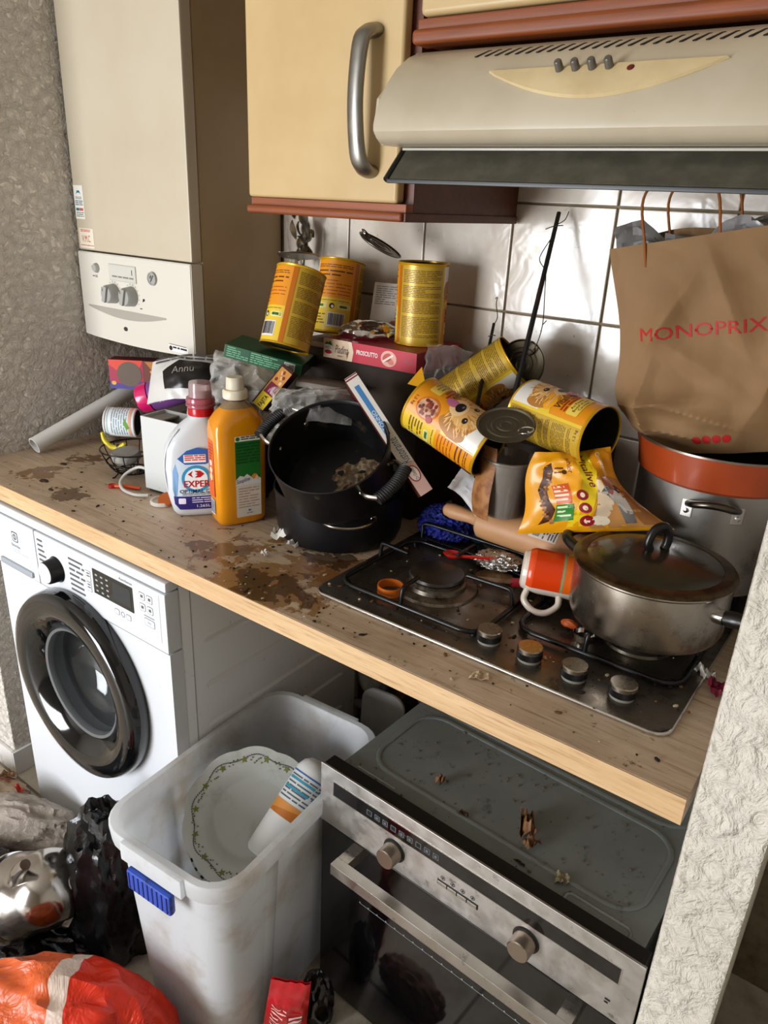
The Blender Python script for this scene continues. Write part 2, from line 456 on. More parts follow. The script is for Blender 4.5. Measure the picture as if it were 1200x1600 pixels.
ST = [((1.60, .06, .9), .30, '#8f6430', 17, .42), ((1.61, .04, .9), .24, '#4a2e14', 26, .52), ((1.70, .17, .9), .2, '#7c4d1d', 18, .40),
      ((.85, .10, .9), .13, '#7a5426', 30, .44), ((.84, .21, .9), .12, '#66431c', 30, .48), ((1.02, .06, .9), .1, '#55371c', 30, .45), ((1.45, .10, .9), .2, '#70502f', 20, .55),
      ((1.63, .20, .9), .12, '#3d2412', 24, .45)]
OAKTOP = oak('oak_worktop', '#d0bba2', '#ba9f84', '#9c8168', ST, .42, .35)
OAKEDGE = oak('oak_edge', '#d2b186', '#bd986a', '#a8825a', None, .5)
ct = tag(box('countertop', (XL+.001, 2.315, .0015, YB-.003, .862, .90), OAKTOP, bevel=.001), 'long oak-look kitchen worktop, grimy and stained brown', 'worktop')
box('edge_band', (XL+.001, 2.315, -.0005, .0015, .8625, .8995), OAKEDGE, ct, bevel=.0005)

# ------------------------------------------------------------------ boiler on the wall
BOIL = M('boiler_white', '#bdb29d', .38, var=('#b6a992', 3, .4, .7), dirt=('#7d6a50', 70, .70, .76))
BOILP = M('boiler_cover', '#cdc8bc', .36, dirt=('#94866e', 60, .70, .76))
GREYP = M('grey_knob', '#9b9a96', .42)
b = thing('wall_boiler', 'tall cream wall-hung boiler with grey knobs and small display', 'boiler', (.684, .36, 1.16))
box('casing', (0, .41, .03, YB-.36-.003, .004, .86), M('boiler_casing_shaded', '#a8926f', .42, var=('#93805f', 3, .4, .7), dirt=('#6d5a40', 60, .70, .76)), b, bevel=.004)  # same enamel as the front; the side's shade is put into a darker colour
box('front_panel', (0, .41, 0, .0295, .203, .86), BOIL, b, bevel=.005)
poly = [(0, .2), (0, .004)]+[(.41*i/12, .004-.006*math.sin(PI*i/12)) for i in range(1, 12)]+[(.41, .004), (.41, .2)]
cover = prism('control_cover', poly, -.0295, .004, BOILP, b, m=Matrix.Rotation(PI/2, 4, 'X'), bevel=.002)
FB = onplane((0, -.0042, 0), (1, 0, 0), (0, 0, 1))
box('display', (.122, .222, -.0062, -.0040, .143, .180), M('lcd_grey', '#b6b4ab', .3), b, bevel=.0008)
Print(3).rect(.124, .220, .145, .178, flat('#c2c0b6', .3)).micro(.134, .214, .149, .155, .006, GREYINK, ink=.6).rect(.208, .2105, .160, .172, INK, 1).build('display_print', b, onplane((0, -.0062, 0), (1, 0, 0), (0, 0, 1)))
for kx in (.133, .200):
    k = lathe('knob', [(0, .024), (.018, .024), (.0205, .020), (.0225, 0), (0, 0)], GREYP, b, m=Matrix.Translation((kx, -.004, .113)) @ Matrix.Rotation(PI/2, 4, 'X'))
    bmm = bmesh.new(); bm_box(bmm, -.006, .006, -.030, -.0235, -.019, .019, bevel=.002, mat=Matrix.Translation((kx, -.004, .113)) @ Matrix.Rotation(.3, 4, 'Y')); mesh_obj('grip', bmm, GREYP, k, wn=True)
    Print().rect(-.001, .001, .008, .017, INK).build('mark', k, onplane((kx, -.0344, .113), (1, 0, .2), (-.2, 0, 1)))
lathe('power_button', [(0, .008), (.008, .008), (.0105, .004), (.0115, 0), (0, 0)], GREYP, b, seg=24, m=Matrix.Translation((.072, -.004, .166)) @ Matrix.Rotation(PI/2, 4, 'X'))
g = lathe('pressure_gauge', [(0, .003), (.011, .003), (.0125, .005), (.0145, .005), (.015, 0), (0, 0)], GREYP, b, seg=28, m=Matrix.Translation((.281, -.004, .160)) @ Matrix.Rotation(PI/2, 4, 'X'))
Print().rect(-.0012, .0012, -.009, .009, INK).rect(-.008, -.003, -.004, .004, flat('#55534f')).build('needle', g, onplane((.281, -.0072, .160), (.8, 0, -.6), (.6, 0, .8)))
n = 24; top = [(.012+.32*i/n, .078) for i in range(n+1)]; bot = [(.012+.32*i/n, .078-.021*math.sin(PI*i/n)**.9) for i in range(n, -1, -1)]
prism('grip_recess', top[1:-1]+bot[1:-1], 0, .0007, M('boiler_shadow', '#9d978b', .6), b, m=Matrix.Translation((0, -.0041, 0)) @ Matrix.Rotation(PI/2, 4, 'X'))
lathe('emblem', [(0, .0015), (.007, .001), (.0075, 0), (0, 0)], flat('#3b3935', .3), b, seg=20, m=Matrix.Translation((.166, -.004, .035)) @ Matrix.Rotation(PI/2, 4, 'X') @ Matrix.Scale(.7, 4, (0, 1, 0)))
p = Print(7); p.rect(.064, .073, .144, .150, flat('#8f8d86')).rect(.054, .062, .146, .148, INK).ring(.056, .167, .004, .0012, INK, n=12)
for kx in (.133, .200):
    for i in range(9):
        a = -.9+i*.38; q = PI/2-a; p.rect(kx+.0275*math.cos(q)-.0009, kx+.0275*math.cos(q)+.0009, .113+.0275*math.sin(q)-.0009, .113+.0275*math.sin(q)+.0009, INK)
p.rect(.098, .106, .110, .118, INK, r=.001).poly([(.238, .104), (.247, .108), (.246, .112), (.240, .112)], INK).micro(.228, .236, .084, .09, .004, INK)
p.rect(.030, .395, .186, .1875, flat('#cfccc2'), 0).build('panel_print', b, FB)
p = Print(9).rect(0, .066, 0, .013, flat('#efeeea')).ell(.007, .006, .006, .0055, INK, 1).micro(.014, .062, .002, .011, .005, INK, ink=.8).rect(.002, .060, .0145, .0155, INK, 1)
p.build('sticker', b, onplane((.322, -.0042, .008), (1, 0, -.02), (.02, 0, 1)))
FU = onplane((0, -.0002, 0), (1, 0, 0), (0, 0, 1))
p = Print(11).rect(.004, .040, .272, .345, flat('#e4e2d8')).poly([(.012, .325), (.018, .334), (.026, .334), (.032, .325), (.026, .329), (.018, .329)], flat('#1d6d86'), 1).text('ENGIE', .022, .318, flat('#1d6d86'), h=.006)
p.micro(.007, .037, .300, .312, .004, flat('#496a74')).rect(.008, .020, .290, .296, flat('#1d6d86'), 1).rect(.021, .036, .290, .296, flat('#c3574f'), 1).micro(.008, .037, .274, .287, .004, GREYINK)
p.build('service_sticker', b, FU)
p = Print(12).rect(.010, .066, .208, .252, flat('#dcd3c0')).text('V.M.C.', .037, .229, INKR, w=.034, h=.015).micro(.016, .056, .244, .249, .003, INKR).micro(.013, .064, .211, .215, .003, INKR)
p.build('warning_sticker', b, FU)

# ------------------------------------------------------------------ wall cabinet and the cabinet over the hood
CREAM = M('cream_door', '#bfa577', .36, var=('#b49868', 4, .4, .7), dirt=('#5d4424', 95, .71, .76))
def wood(name, a, b_, rough=.35):
    m = bpy.data.materials.new(name); t = NT(m); g = t.noise(4, 5, .6, t.mapv((1.2, 22, 22)), .3)
    t.set(**{'Base Color': t.mix(t.ramp(g, .35, .68), lin(a), lin(b_)), 'Roughness': rough}); return m
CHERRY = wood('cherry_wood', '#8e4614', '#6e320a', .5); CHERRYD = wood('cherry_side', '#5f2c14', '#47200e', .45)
c = thing('wall_cabinet', 'cream-fronted wall cabinet with long bow handle beside the hood', 'cabinet', (1.366, .266, 1.473))
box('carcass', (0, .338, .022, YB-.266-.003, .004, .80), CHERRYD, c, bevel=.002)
d = box('door', (.001, .322, -.001, .021, .026, .80), CREAM, c, bevel=.006, seg=3)
bm = bmesh.new(); hp = smooth_path([(.268, -.001, .070), (.268, -.016, .074), (.266, -.030, .095), (.264, -.036, .165), (.266, -.030, .235), (.268, -.016, .252), (.268, -.001, .256)], 5)
bm_tube(bm, hp, [.0142+.0040*abs(i/(len(hp)-1)*2-1)**1.5 for i in range(len(hp))], 16, flat=.58, up=(1, 0, 0))
mesh_obj('handle', bm, M('worn_nickel', '#8f8c86', .38, 1.0, rvar=(25, .25, .5)), d, angle=60)
bm = bmesh.new(); bm_box(bm, .004, .338, -.010, .022, 0, .0135, bevel=.005, seg=3); bm_box(bm, .006, .338, .002, .022, .0125, .0255, bevel=.001); mesh_obj('light_rail', bm, CHERRY, c, wn=True)
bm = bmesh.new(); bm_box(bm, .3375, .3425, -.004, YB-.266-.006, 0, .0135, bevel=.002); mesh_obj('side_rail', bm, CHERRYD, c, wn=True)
c = thing('hood_cabinet', 'low cream cabinet with reddish wood rail above the extractor hood', 'cabinet', (1.710, .266, 1.7035))
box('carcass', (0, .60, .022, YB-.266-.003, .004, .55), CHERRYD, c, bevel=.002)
box('door', (.003, .598, -.002, .021, .036, .55), CREAM, c, bevel=.008, seg=3)
bm = bmesh.new(); bm_box(bm, 0, .6, -.016, .022, 0, .019, bevel=.006, seg=3); bm_box(bm, .002, .598, -.004, .022, .018, .033, bevel=.003); mesh_obj('light_rail', bm, CHERRY, c, wn=True)

# ------------------------------------------------------------------ extractor hood
HOODM = M('hood_enamel', '#b8ad98', .30, var=('#ab9f88', 6, .4, .7), dirt=('#6b5a40', 80, .68, .76))
h = thing('extractor_hood', 'rounded off-white extractor hood with four small buttons and smoked visor', 'hood', (1.722, 0, 1.575))
prof = [(.150, .012), (.150, .022), (.154, .036), (.162, .052), (.176, .072), (.196, .092), (.222, .108), (.250, .118), (.282, .124)]
hp = [(.632, 0), (.176, -.003), (.164, -.001), (.155, .005)]+prof+[(.632, .126)]
bm = bmesh.new(); a = [bm.verts.new((0, y, z)) for y, z in hp]; bb_ = [bm.verts.new((.596, y, z)) for y, z in hp]
fA = bm.faces.new(a); fB = bm.faces.new(bb_[::-1])
for i in range(len(hp)): j = (i+1) % len(hp); bm.faces.new((a[i], a[j], bb_[j], bb_[i]))
bmesh.ops.bevel(bm, geom=list(fA.edges)+list(fB.edges), offset=.006, segments=3, affect='EDGES')
mesh_obj('body', bm, HOODM, h, angle=28)
PR = smooth_path([(0, y, z) for y, z in prof], 8)
cum = [0]
for i in range(1, len(PR)): cum.append(cum[-1]+(PR[i]-PR[i-1]).length)
def hoodF(x, s, d):
    s = min(max(s, 0), cum[-1]-1e-6); i = max(k for k in range(len(cum)-1) if cum[k] <= s); t = (s-cum[i])/(cum[i+1]-cum[i])
    p = PR[i].lerp(PR[i+1], t); tg = (PR[i+1]-PR[i]).normalized(); nn = Vector((0, -tg.z, tg.y))
    return Vector((x, p.y, p.z))+nn*d
def s_of_z(z): return min(range(len(PR)), key=lambda i: abs(PR[i].z-z))
SZ = lambda z: cum[s_of_z(z)]
# lens-shaped control panel: raised by 4 mm
s1 = SZ(.077); n = 28
outl = [(.157+.281*i/n, s1) for i in range(n+1)]+[(.157+.281*i/n, s1-.042*math.sin(PI*i/n)**.85) for i in range(n-1, 0, -1)]
bm = bmesh.new(); f0 = bm.faces.new([bm.verts.new((x, y, 0)) for x, y in outl])
k = bmesh.ops.extrude_face_region(bm, geom=[f0]); 
for v in [g_ for g_ in k['geom'] if isinstance(g_, bmesh.types.BMVert)]: v.co.z = .004; v.co.x = .2975+(v.co.x-.2975)*.985; v.co.y = (s1-.018)+(v.co.y-(s1-.018))*.93
for st in range(1, 8):
    bmesh.ops.bisect_plane(bm, geom=bm.verts[:]+bm.edges[:]+bm.faces[:], plane_co=(0, s1-.006*st, 0), plane_no=(0, 1, 0))
bmesh.ops.triangulate(bm, faces=[f for f in bm.faces if len(f.verts) > 4])
for v in bm.verts: v.co = hoodF(v.co.x, v.co.y, v.co.z)
mesh_obj('control_panel', bm, M('panel_cream', '#cdb98f', .4, var=('#bba57a', 12, .4, .7)), h, angle=30)
for i in range(4):
    p0 = hoodF(.2535+.0198*i, s1-.006, .003); nn = (hoodF(.2535, s1-.006, .01)-hoodF(.2535, s1-.006, 0)).normalized()
    mm = basis(nn).to_4x4(); mm.translation = p0
    lathe('button', [(0, .013), (.0035, .0125), (.0045, .011), (.005, 0), (0, 0)], M('grey_button', '#6c6a64', .35, .6), h, seg=18, m=mm)
mm = basis(nn).to_4x4(); mm.translation = hoodF(.338, s1-.009, .003)
lathe('indicator', [(0, .0022), (.003, .002), (.0042, .0012), (.0045, 0), (0, 0)], M('red_lens', '#5b0d12', .25), h, seg=16, m=mm)
sv = SZ(.107); slot = None
for i in range(32):
    x = .118+.0142*i
    if x > .575: break
    bm = bmesh.new(); P = [(x, sv-.012), (x+.004, sv-.012), (x+.015, sv+.007), (x+.011, sv+.007)]
    vb = [bm.verts.new(hoodF(a_, b_, -.002)) for a_, b_ in P]; vt = [bm.verts.new(hoodF(a_, b_, .0004)) for a_, b_ in P]
    bm.faces.new(vb[::-1]); bm.faces.new(vt)
    for q in range(4): bm.faces.new((vb[q], vb[(q+1) % 4], vt[(q+1) % 4], vt[q]))
    mesh_obj('vent_slot', bm, flat('#0b0a09', .8), h, smooth=False)
VIS = M('smoked_visor', '#47443a', .30, spec=.6, var=('#5a564a', 30, .45, .75))
bm = bmesh.new(); mv = Matrix.Translation((0, .223, -.004)) @ Matrix.Rotation(math.atan2(.040, .042), 4, 'X')
bm_box(bm, .010, .588, -.004, .004, -.062, 0, bevel=.002, mat=Matrix.Translation((0, .226, -.003)) @ Matrix.Rotation(-.78, 4, 'X'))
mesh_obj('visor', bm, VIS, h, wn=True)
bm = bmesh.new(); bm_tube(bm, [(.008, .223, -.003), (.008, .180, -.046)], .0052, 8); mesh_obj('visor_arm', bm, BLACKP, h)
bm = bmesh.new(); bm_box(bm, .010, .588, .177, .184, -.050, -.0445, bevel=.001); mesh_obj('visor_rim', bm, BLACKP, h, wn=True)
bm = bmesh.new(); bm_box(bm, .018, .580, .20, .205, -.0075, -.004, bevel=.001); mesh_obj('trim_strip', bm, flat('#a8a498', .3), h, wn=True)
# ------------------------------------------------------------------ washing machine
WM_ = M('washer_white', '#cfd2d6', .30, dirt=('#b4b0a8', 26, .64, .76))
WMS = M('washer_side', '#dcdedf', .42, dirt=('#7f7c76', 30, .64, .74))
w = thing('washing_machine', 'white front-loading washing machine with black round door under the worktop', 'washing machine', (.824, -.0085, 0))
bm = bmesh.new(); bm_box(bm, 0, .594, .030, .565, .012, .845, bevel=.004)
bmesh.ops.delete(bm, geom=[f for f in bm.faces if f.normal.y < -.99 and f.calc_area() > .1], context='FACES'); mesh_obj('casing', bm, WMS, w, recalc=False)
bm = bmesh.new(); N_ = 64; rings = []
for yy in (0., .0295):
    ci = [bm.verts.new((.299+.148*math.cos(2*PI*i/N_), yy, .520+.148*math.sin(2*PI*i/N_))) for i in range(N_)]
    sq = []
    for i in range(N_):
        a_ = 2*PI*i/N_; dx, dz = math.cos(a_), math.sin(a_)
        tx = ((.594-.299) if dx > 0 else -.299)/dx if abs(dx) > 1e-6 else 9; tz = ((.708-.520) if dz > 0 else (.012-.520))/dz if abs(dz) > 1e-6 else 9
        t_ = min(tx, tz); sq.append(bm.verts.new((.299+dx*t_, yy, .520+dz*t_)))
    for cx_, cz_ in ((0, .012), (.594, .012), (0, .708), (.594, .708)):
        v = min(sq, key=lambda q: (q.co.x-cx_)**2+(q.co.z-cz_)**2); v.co.x, v.co.z = cx_, cz_
    rings.append((ci, sq))
    for i in range(N_): j = (i+1) % N_; bm.faces.new((ci[i], ci[j], sq[j], sq[i]))
for k_ in (0, 1):
    a_, b_ = rings[0][k_], rings[1][k_]
    for i in range(N_): j = (i+1) % N_; bm.faces.new((a_[i], a_[j], b_[j], b_[i]))
mesh_obj('front_panel', bm, WM_, w, angle=30)
box('control_panel', (.168, .594, -.003, .0295, .710, .836), WM_, w, bevel=.004)
dr = box('detergent_drawer', (.001, .1665, -.003, .0295, .710, .836), WM_, w, bevel=.003)
box('top_edge', (0, .594, .0, .0295, .8375, .858), WM_, w, bevel=.004)
box('handle', (.018, .148, -.0085, -.002, .716, .730), M('silver_grey', '#a9b2bb', .35, .4), dr, bevel=.003)
for fx in (.05, .545):
    lathe('foot', [(0, 0), (.02, 0), (.02, .006), (.01, .008), (.01, .013), (0, .013)], BLACKP, w, seg=16, m=Matrix.Translation((fx, .06, 0)))
for i, z in enumerate((.70, .60, .50, .40, .30, .20, .10)):
    bm = bmesh.new(); P = [(.5935, .09, z-.008), (.5935, .5, z-.008), (.5935, .515, z), (.5935, .5, z+.008), (.5935, .09, z+.008), (.5935, .075, z)]
    vb = [bm.verts.new(q) for q in P]; c0 = [bm.verts.new((.598, q[1]*.96+.012, z+(q[2]-z)*.25)) for q in P]
    bm.faces.new(c0)
    for q in range(6): bm.faces.new((vb[q], vb[(q+1) % 6], c0[(q+1) % 6], c0[q]))
    mesh_obj('side_rib', bm, WMS, w, angle=20)
box('side_seam', (.5935, .5945, .052, .054, .02, .84), flat('#9b9c9c', .6), w, bevel=0)
MD = Matrix.Translation((.299, -.001, .520)) @ Matrix.Rotation(PI/2, 4, 'X')
door = lathe('door_ring', [(.128, .004), (.130, .014), (.150, .026), (.160, .038), (.176, .043), (.196, .043), (.208, .040), (.214, .030), (.216, .012), (.214, 0), (.150, 0), (.132, 0)], M('gloss_black', '#08090b', .08, coat=.4), w, seg=72, m=MD, close=True, angle=50)
lathe('glass_bowl', [(.130, .008), (.128, .010), (.126, .008), (.122, .0), (.124, -.028), (.105, -.062), (.06, -.082), (0, -.088), (0, -.084), (.058, -.078), (.102, -.058), (.121, -.026), (.119, .004), (.124, .012), (.128, .013), (.130, .010)], M('door_glass', '#cfd6d8', .03, trans=.95, ior=1.4), door, seg=56, m=MD, angle=60)
lathe('inner_rim', [(.131, .010), (.128, .017), (.122, .015), (.119, .006), (.119, .002), (.131, .002)], M('grey_rim', '#6a6d70', .2, .3), door, seg=56, m=MD, angle=50)
lathe('drum', [(.150, .0), (.15, -.012), (.20, -.03), (.21, -.10), (.20, -.22), (0, -.235), (0, -.24), (.212, -.24), (.222, -.03), (.152, .0)], M('drum_steel', '#4c4e50', .28, .9, bump=(60, .5, .002)), w, seg=48, m=Matrix.Translation((.299, .0, .520)) @ Matrix.Rotation(PI/2, 4, 'X'), angle=40)
k = lathe('programme_knob', [(0, .026), (.022, .026), (.0245, .023), (.0262, .004), (.029, 0), (0, 0)], flat('#0f1012', .3), w, seg=36, m=Matrix.Translation((.243, -.003, .770)) @ Matrix.Rotation(PI/2, 4, 'X'))
lathe('cap', [(0, .0015), (.0205, .0015), (.0222, 0), (0, 0)], flat('#f0f0f0', .3), k, seg=36, m=Matrix.Translation((.2415, -.0285, .770)) @ Matrix.Rotation(PI/2, 4, 'X'))
dp = box('display', (.375, .500, -.0045, -.0028, .764, .818), GLASSB, w, bevel=.0006)
FW = onplane((0, -.0031, 0), (1, 0, 0), (0, 0, 1)); LG = flat('#54575b', .5)
p = Print(21); 
for i in range(3):
    for j in range(4): p.rect(.384+.017*i, .391+.017*i, .771+.0115*j, .7745+.0115*j, flat('#9aa0a5'))
p.rect(.438, .494, .772, .812, flat('#2b2f33', .2)); p.build('display_print', dp, onplane((0, -.0046, 0), (1, 0, 0), (0, 0, 1)))
p = Print(22)
p.rect(.076, .100, .784, .808, flat('#4a4d50'), r=.004).rect(.0785, .0975, .7865, .8055, flat('#cfd2d6'), 1, r=.003).ring(.088, .796, .007, .0022, flat('#4a4d50'), 2).rect(.0865, .0895, .790, .802, flat('#4a4d50'), 2)
p.text('Electrolux', .088, .775, LG, w=.034, h=.007).micro(.075, .135, .755, .766, .005, flat('#c3c5c8'))
p.build('drawer_print', dr, FW)
p = Print(23)
for z0_, z1_ in ((.742, .815),):
    p.micro(.292, .345, .735, .815, .0115, LG, ink=.4); p.build('programme_print', w, FW); p = Print(28); p.micro(.180, .208, .738, .822, .0115, LG, ink=.4)
p.build('programme_print', w, FW); p = Print(24); p.rect(.350, .366, .783, .806, LG).rect(.351, .365, .784, .805, flat('#d6d8db'), 1).rect(.350, .366, .760, .781, LG).rect(.351, .365, .761, .780, flat('#d6d8db'), 1)
p.micro(.353, .363, .788, .802, .006, LG, 2).micro(.353, .363, .764, .777, .006, LG, 2)
p.build('option_print', w, FW); p = Print(25)
for x, z in ((.519, .803), (.541, .803), (.519, .780), (.541, .780)):
    p.rect(x, x+.017, z, z+.016, LG, r=.003).rect(x+.001, x+.016, z+.001, z+.015, flat('#d6d8db'), 1, r=.0025).rect(x+.005, x+.012, z+.005, z+.011, LG, 2)
p.rect(.530, .560, .752, .768, LG, r=.003).rect(.531, .559, .753, .767, flat('#d6d8db'), 1, r=.0025).text('▷II', .545, .760, LG, h=.006, layer=2).rect(.530, .560, .772, .7732, flat('#33363a'))
p.build('button_print', w, FW); p = Print(26)
p.rect(.437, .452, .741, .753, LG, r=.003).rect(.438, .451, .742, .752, flat('#d6d8db'), 1, r=.0025).rect(.473, .488, .741, .753, LG, r=.003).rect(.474, .487, .742, .752, flat('#d6d8db'), 1, r=.0025).ring(.4625, .747, .006, .0012, LG, n=12)
p.build('time_print', w, FW); p = Print(27)
p.text('AutoSense', .480, .8255, LG, w=.04, h=.0055).text('8 kg', .325, .722, LG, w=.014, h=.007).rect(.5765, .578, .730, .83, flat('#b0b3b6'))
p.build('panel_print', w, FW)

# ------------------------------------------------------------------ built-in oven standing on the floor
OVTOP = M('oven_grey', '#8c9392', .45, .35, var=('#7f8584', 7, .4, .7), dirt=('#4a4a44', 22, .60, .75), rvar=(12, .36, .56))
PAN = M('oven_steel', '#c6c3bf', .38, 1.0, dirt=('#77726c', 34, .58, .70), rvar=(30, .30, .55))
o = thing('built_in_oven', 'stainless built-in oven with black glass door standing under the hob', 'oven', (1.719, .072, 0), math.radians(-2.6))
box('body', (.018, .577, .032, .500, .006, .553), OVTOP, o, bevel=.004)
box('top_sheet', (.016, .579, .030, .502, .553, .558), OVTOP, o, bevel=.0015)
def ridge_loop(name, poly, wd=.006, hgt=.0035, closed=True):
    pts = [(x, y, .558) for x, y in poly]; bm = bmesh.new(); bm_tube(bm, pts, wd*.5, 6, closed=closed, flat=1.0)
    for v in bm.verts: v.co.z = .5575+(v.co.z-.558)*hgt/(wd*.5)
    mesh_obj(name, bm, OVTOP, o, angle=60)
ridge_loop('pressed_ridge', rrect(.045, .552, .075, .265, .05, 6), .010, .004)
ridge_loop('pressed_ridge', rrect(.035, .560, .285, .485, .06, 6), .010, .004)
ridge_loop('pressed_ridge', [(.455, .036), (.455, .052), (.462, .058), (.55, .058), (.556, .05), (.556, .036)], .007, .0035, False)
ridge_loop('pressed_ridge', [(.045, .05), (.13, .05)], .006, .003, False)
box('fascia_frame', (.003, .592, .004, .032, .447, .573), BLACKP, o, bevel=.002)
box('fascia', (0, .595, 0, .0045, .445, .575), PAN, o, bevel=.001)
dp = box('display_strip', (.032, .565, -.0012, .001, .519, .548), GLASSB, o, bevel=.0005)
box('strip_frame', (.030, .567, -.0006, .001, .517, .550), M('frame_bright', '#cfcac2', .25, 1.), o, bevel=.0003)
p = Print(31)
for i in range(9): x = .110+.0175*i; p.rect(x, x+.011, .527, .538, flat('#6d7276')).rect(x+.001, x+.010, .528, .537, flat('#0a0b0c'), 1).rect(x+.003, x+.008, .530, .535, flat('#5d6266') if i % 3 else flat('#0a0b0c'), 2)
p.build('touch_symbols', dp, onplane((0, -.0013, 0), (1, 0, 0), (0, 0, 1)))
for kx in (.172, .425):
    mk = Matrix.Translation((kx, -.0005, .486)) @ Matrix.Rotation(PI/2, 4, 'X')
    lathe('knob_collar', [(0, .002), (.0215, .002), (.0225, 0), (0, 0)], BLACKP, o, seg=32, m=mk)
    lathe('knob', [(0, .027), (.0165, .027), (.0178, .0255), (.0188, .002), (0, .002)], M('knob_steel', '#a89a8c', .3, 1.), o, seg=40, m=mk)
bt = box('button_frame', (.262, .340, -.0012, .001, .480, .490), BLACKP, o, bevel=.0004)
for i in range(4): box('button', (.2635+.019*i, .281+.019*i, -.0026, -.001, .4815, .4885), STEEL, bt, bevel=.0006)
p = Print(32)
for i in range(4): p.ring(.272+.019*i, .497, .0042, .0009, INK, n=12).rect(.2705+.019*i, .2735+.019*i, .4955, .4985, INK)
p.micro(.284, .296, .501, .506, .003, GREYINK); p.micro(.552, .560, .47, .48, .006, INK); p.build('fascia_print', o, onplane((0, -.0002, 0), (1, 0, 0), (0, 0, 1)))
dg = box('door', (.002, .593, .002, .030, .010, .441), GLASSB, o, bevel=.002)
p = Print(33)
p.rect(.10, .50, .3045, .3055, flat('#8d9296', .3))
for i in range(20): p.rect(.10+.0205*i, .1022+.0205*i, .3055, .3085, flat('#8d9296', .3))
p.build('rack_marks', dg, onplane((0, .0018, 0), (1, 0, 0), (0, 0, 1)))
HS = M('handle_steel', '#bdb8b0', .34, 1., dirt=('#5a5348', 28, .60, .74), rvar=(22, .2, .42))
hd = box('handle', (.072, .523, -.050, -.030, .400, .424), HS, o, bevel=.0008)
for bx in (.072, .499): box('bracket', (bx, bx+.024, -.0301, .003, .4005, .4235), HS, hd, bevel=.001)

# ------------------------------------------------------------------ gas hob let into the worktop
HOBM = M('hob_steel', '#7d756b', .34, .85, var=('#5a5046', 8, .42, .68), dirt=('#241a12', 20, .56, .72), rvar=(20, .2, .5))
h = thing('gas_hob', 'greasy stainless gas hob with black pan supports set in the worktop', 'hob', (1.685, .0847, .9005))
bm = bmesh.new(); bm_prism(bm, rrect(0, .58, 0, .505, .022, 6), 0, .006)
bmesh.ops.bevel(bm, geom=[e for e in bm.edges if all(v.co.z > .005 for v in e.verts)], offset=.0035, segments=3, affect='EDGES')
plate = mesh_obj('plate', bm, HOBM, h, angle=40)
tube('plate_rim', [(x, y, .0028) for x, y in rrect(.0005, .5795, .0005, .5045, .022, 6)], .0030, M('rim_steel', '#cfccc6', .22, 1.), plate, seg=8, closed=True)
def burner(x, y, r):
    m = Matrix.Translation((x, y, .006))
    b_ = lathe('burner', [(0, 0), (r*1.55, 0), (r*1.5, .004), (r*1.12, .006), (r*1.08, .012), (r, .014), (r*1.02, .020), (0, .021)], M('burner_alloy', '#7d756a', .42, .9, dirt=('#2a2018', 26, .45, .62)), h, seg=40, m=m)
    lathe('cap', [(r*.99, .0205), (r*1.02, .023), (r*.98, .027), (r*.2, .0285), (0, .0285)], M('cap_enamel', '#2a2520', .32, var=('#4a3d2e', 14, .45, .7)), b_, seg=40, m=m)
for q in ((.150, .142, .046), (.160, .375, .030), (.425, .36, .040), (.475, .20, .034)): burner(*q)
def support(x0, x1, y0, y1, fingers):
    s = thing0 = tube('pan_support', [(x, y, .014) for x, y in rrect(x0, x1, y0, y1, .03, 4)], .0042, BLACKM, h, seg=8, closed=True)
    for pts in fingers: tube('finger', pts, .0036, BLACKM, s, seg=8, smooth=3)
    for fx, fy in ((x0+.012, y0+.012), (x1-.012, y0+.012), (x0+.012, y1-.012), (x1-.012, y1-.012)):
        lathe('foot', [(0, .0062), (.005, .0062), (.004, .014), (0, .014)], BLACKP, s, seg=10, m=Matrix.Translation((fx, fy, 0)))
Zt = .044
def fing(a, b): (ax, ay), (bx, by) = a, b; return [(ax, ay, .014), (ax+(bx-ax)*.02, ay+(by-ay)*.02, .030), (ax+(bx-ax)*.06, ay+(by-ay)*.06, .041), (ax+(bx-ax)*.16, ay+(by-ay)*.16, Zt), (ax+(bx-ax)*.6, ay+(by-ay)*.6, Zt), (bx, by, Zt)]
support(.022, .288, .038, .262, [fing((.022, .155), (.085, .150)), fing((.288, .150), (.205, .146)), fing((.150, .038), (.148, .088)), fing((.155, .262), (.152, .200))])
support(.022, .288, .278, .485, [fing((.022, .38), (.10, .378)), fing((.288, .38), (.22, .378)), fing((.155, .485), (.158, .42)), [(.03, .278, .014), (.03, .279, .03), (.035, .28, .043), (.10, .281, .044), (.20, .281, .044), (.27, .281, .043), (.282, .279, .03), (.283, .278, .014)]])
support(.318, .562, .10, .292, [fing((.318, .20), (.37, .20)), fing((.562, .20), (.52, .20)), fing((.43, .10), (.44, .15)), fing((.43, .292), (.43, .25))])
support(.318, .562, .305, .485, [fing((.318, .40), (.38, .40)), fing((.562, .40), (.50, .40)), fing((.43, .485), (.43, .43))])
def grooved(bm, r, z0, z1, n=60):
    a = []; b_ = []
    for i in range(n*2): rr = r*(1.0 if i % 2 else .965); t = PI*i/n; a.append(bm.verts.new((rr*math.cos(t), rr*math.sin(t), z0))); b_.append(bm.verts.new((rr*math.cos(t), rr*math.sin(t), z1)))
    for i in range(2*n): j = (i+1) % (2*n); bm.faces.new((a[i], a[j], b_[j], b_[i]))
    bm.faces.new(a[::-1]); bm.faces.new(b_)
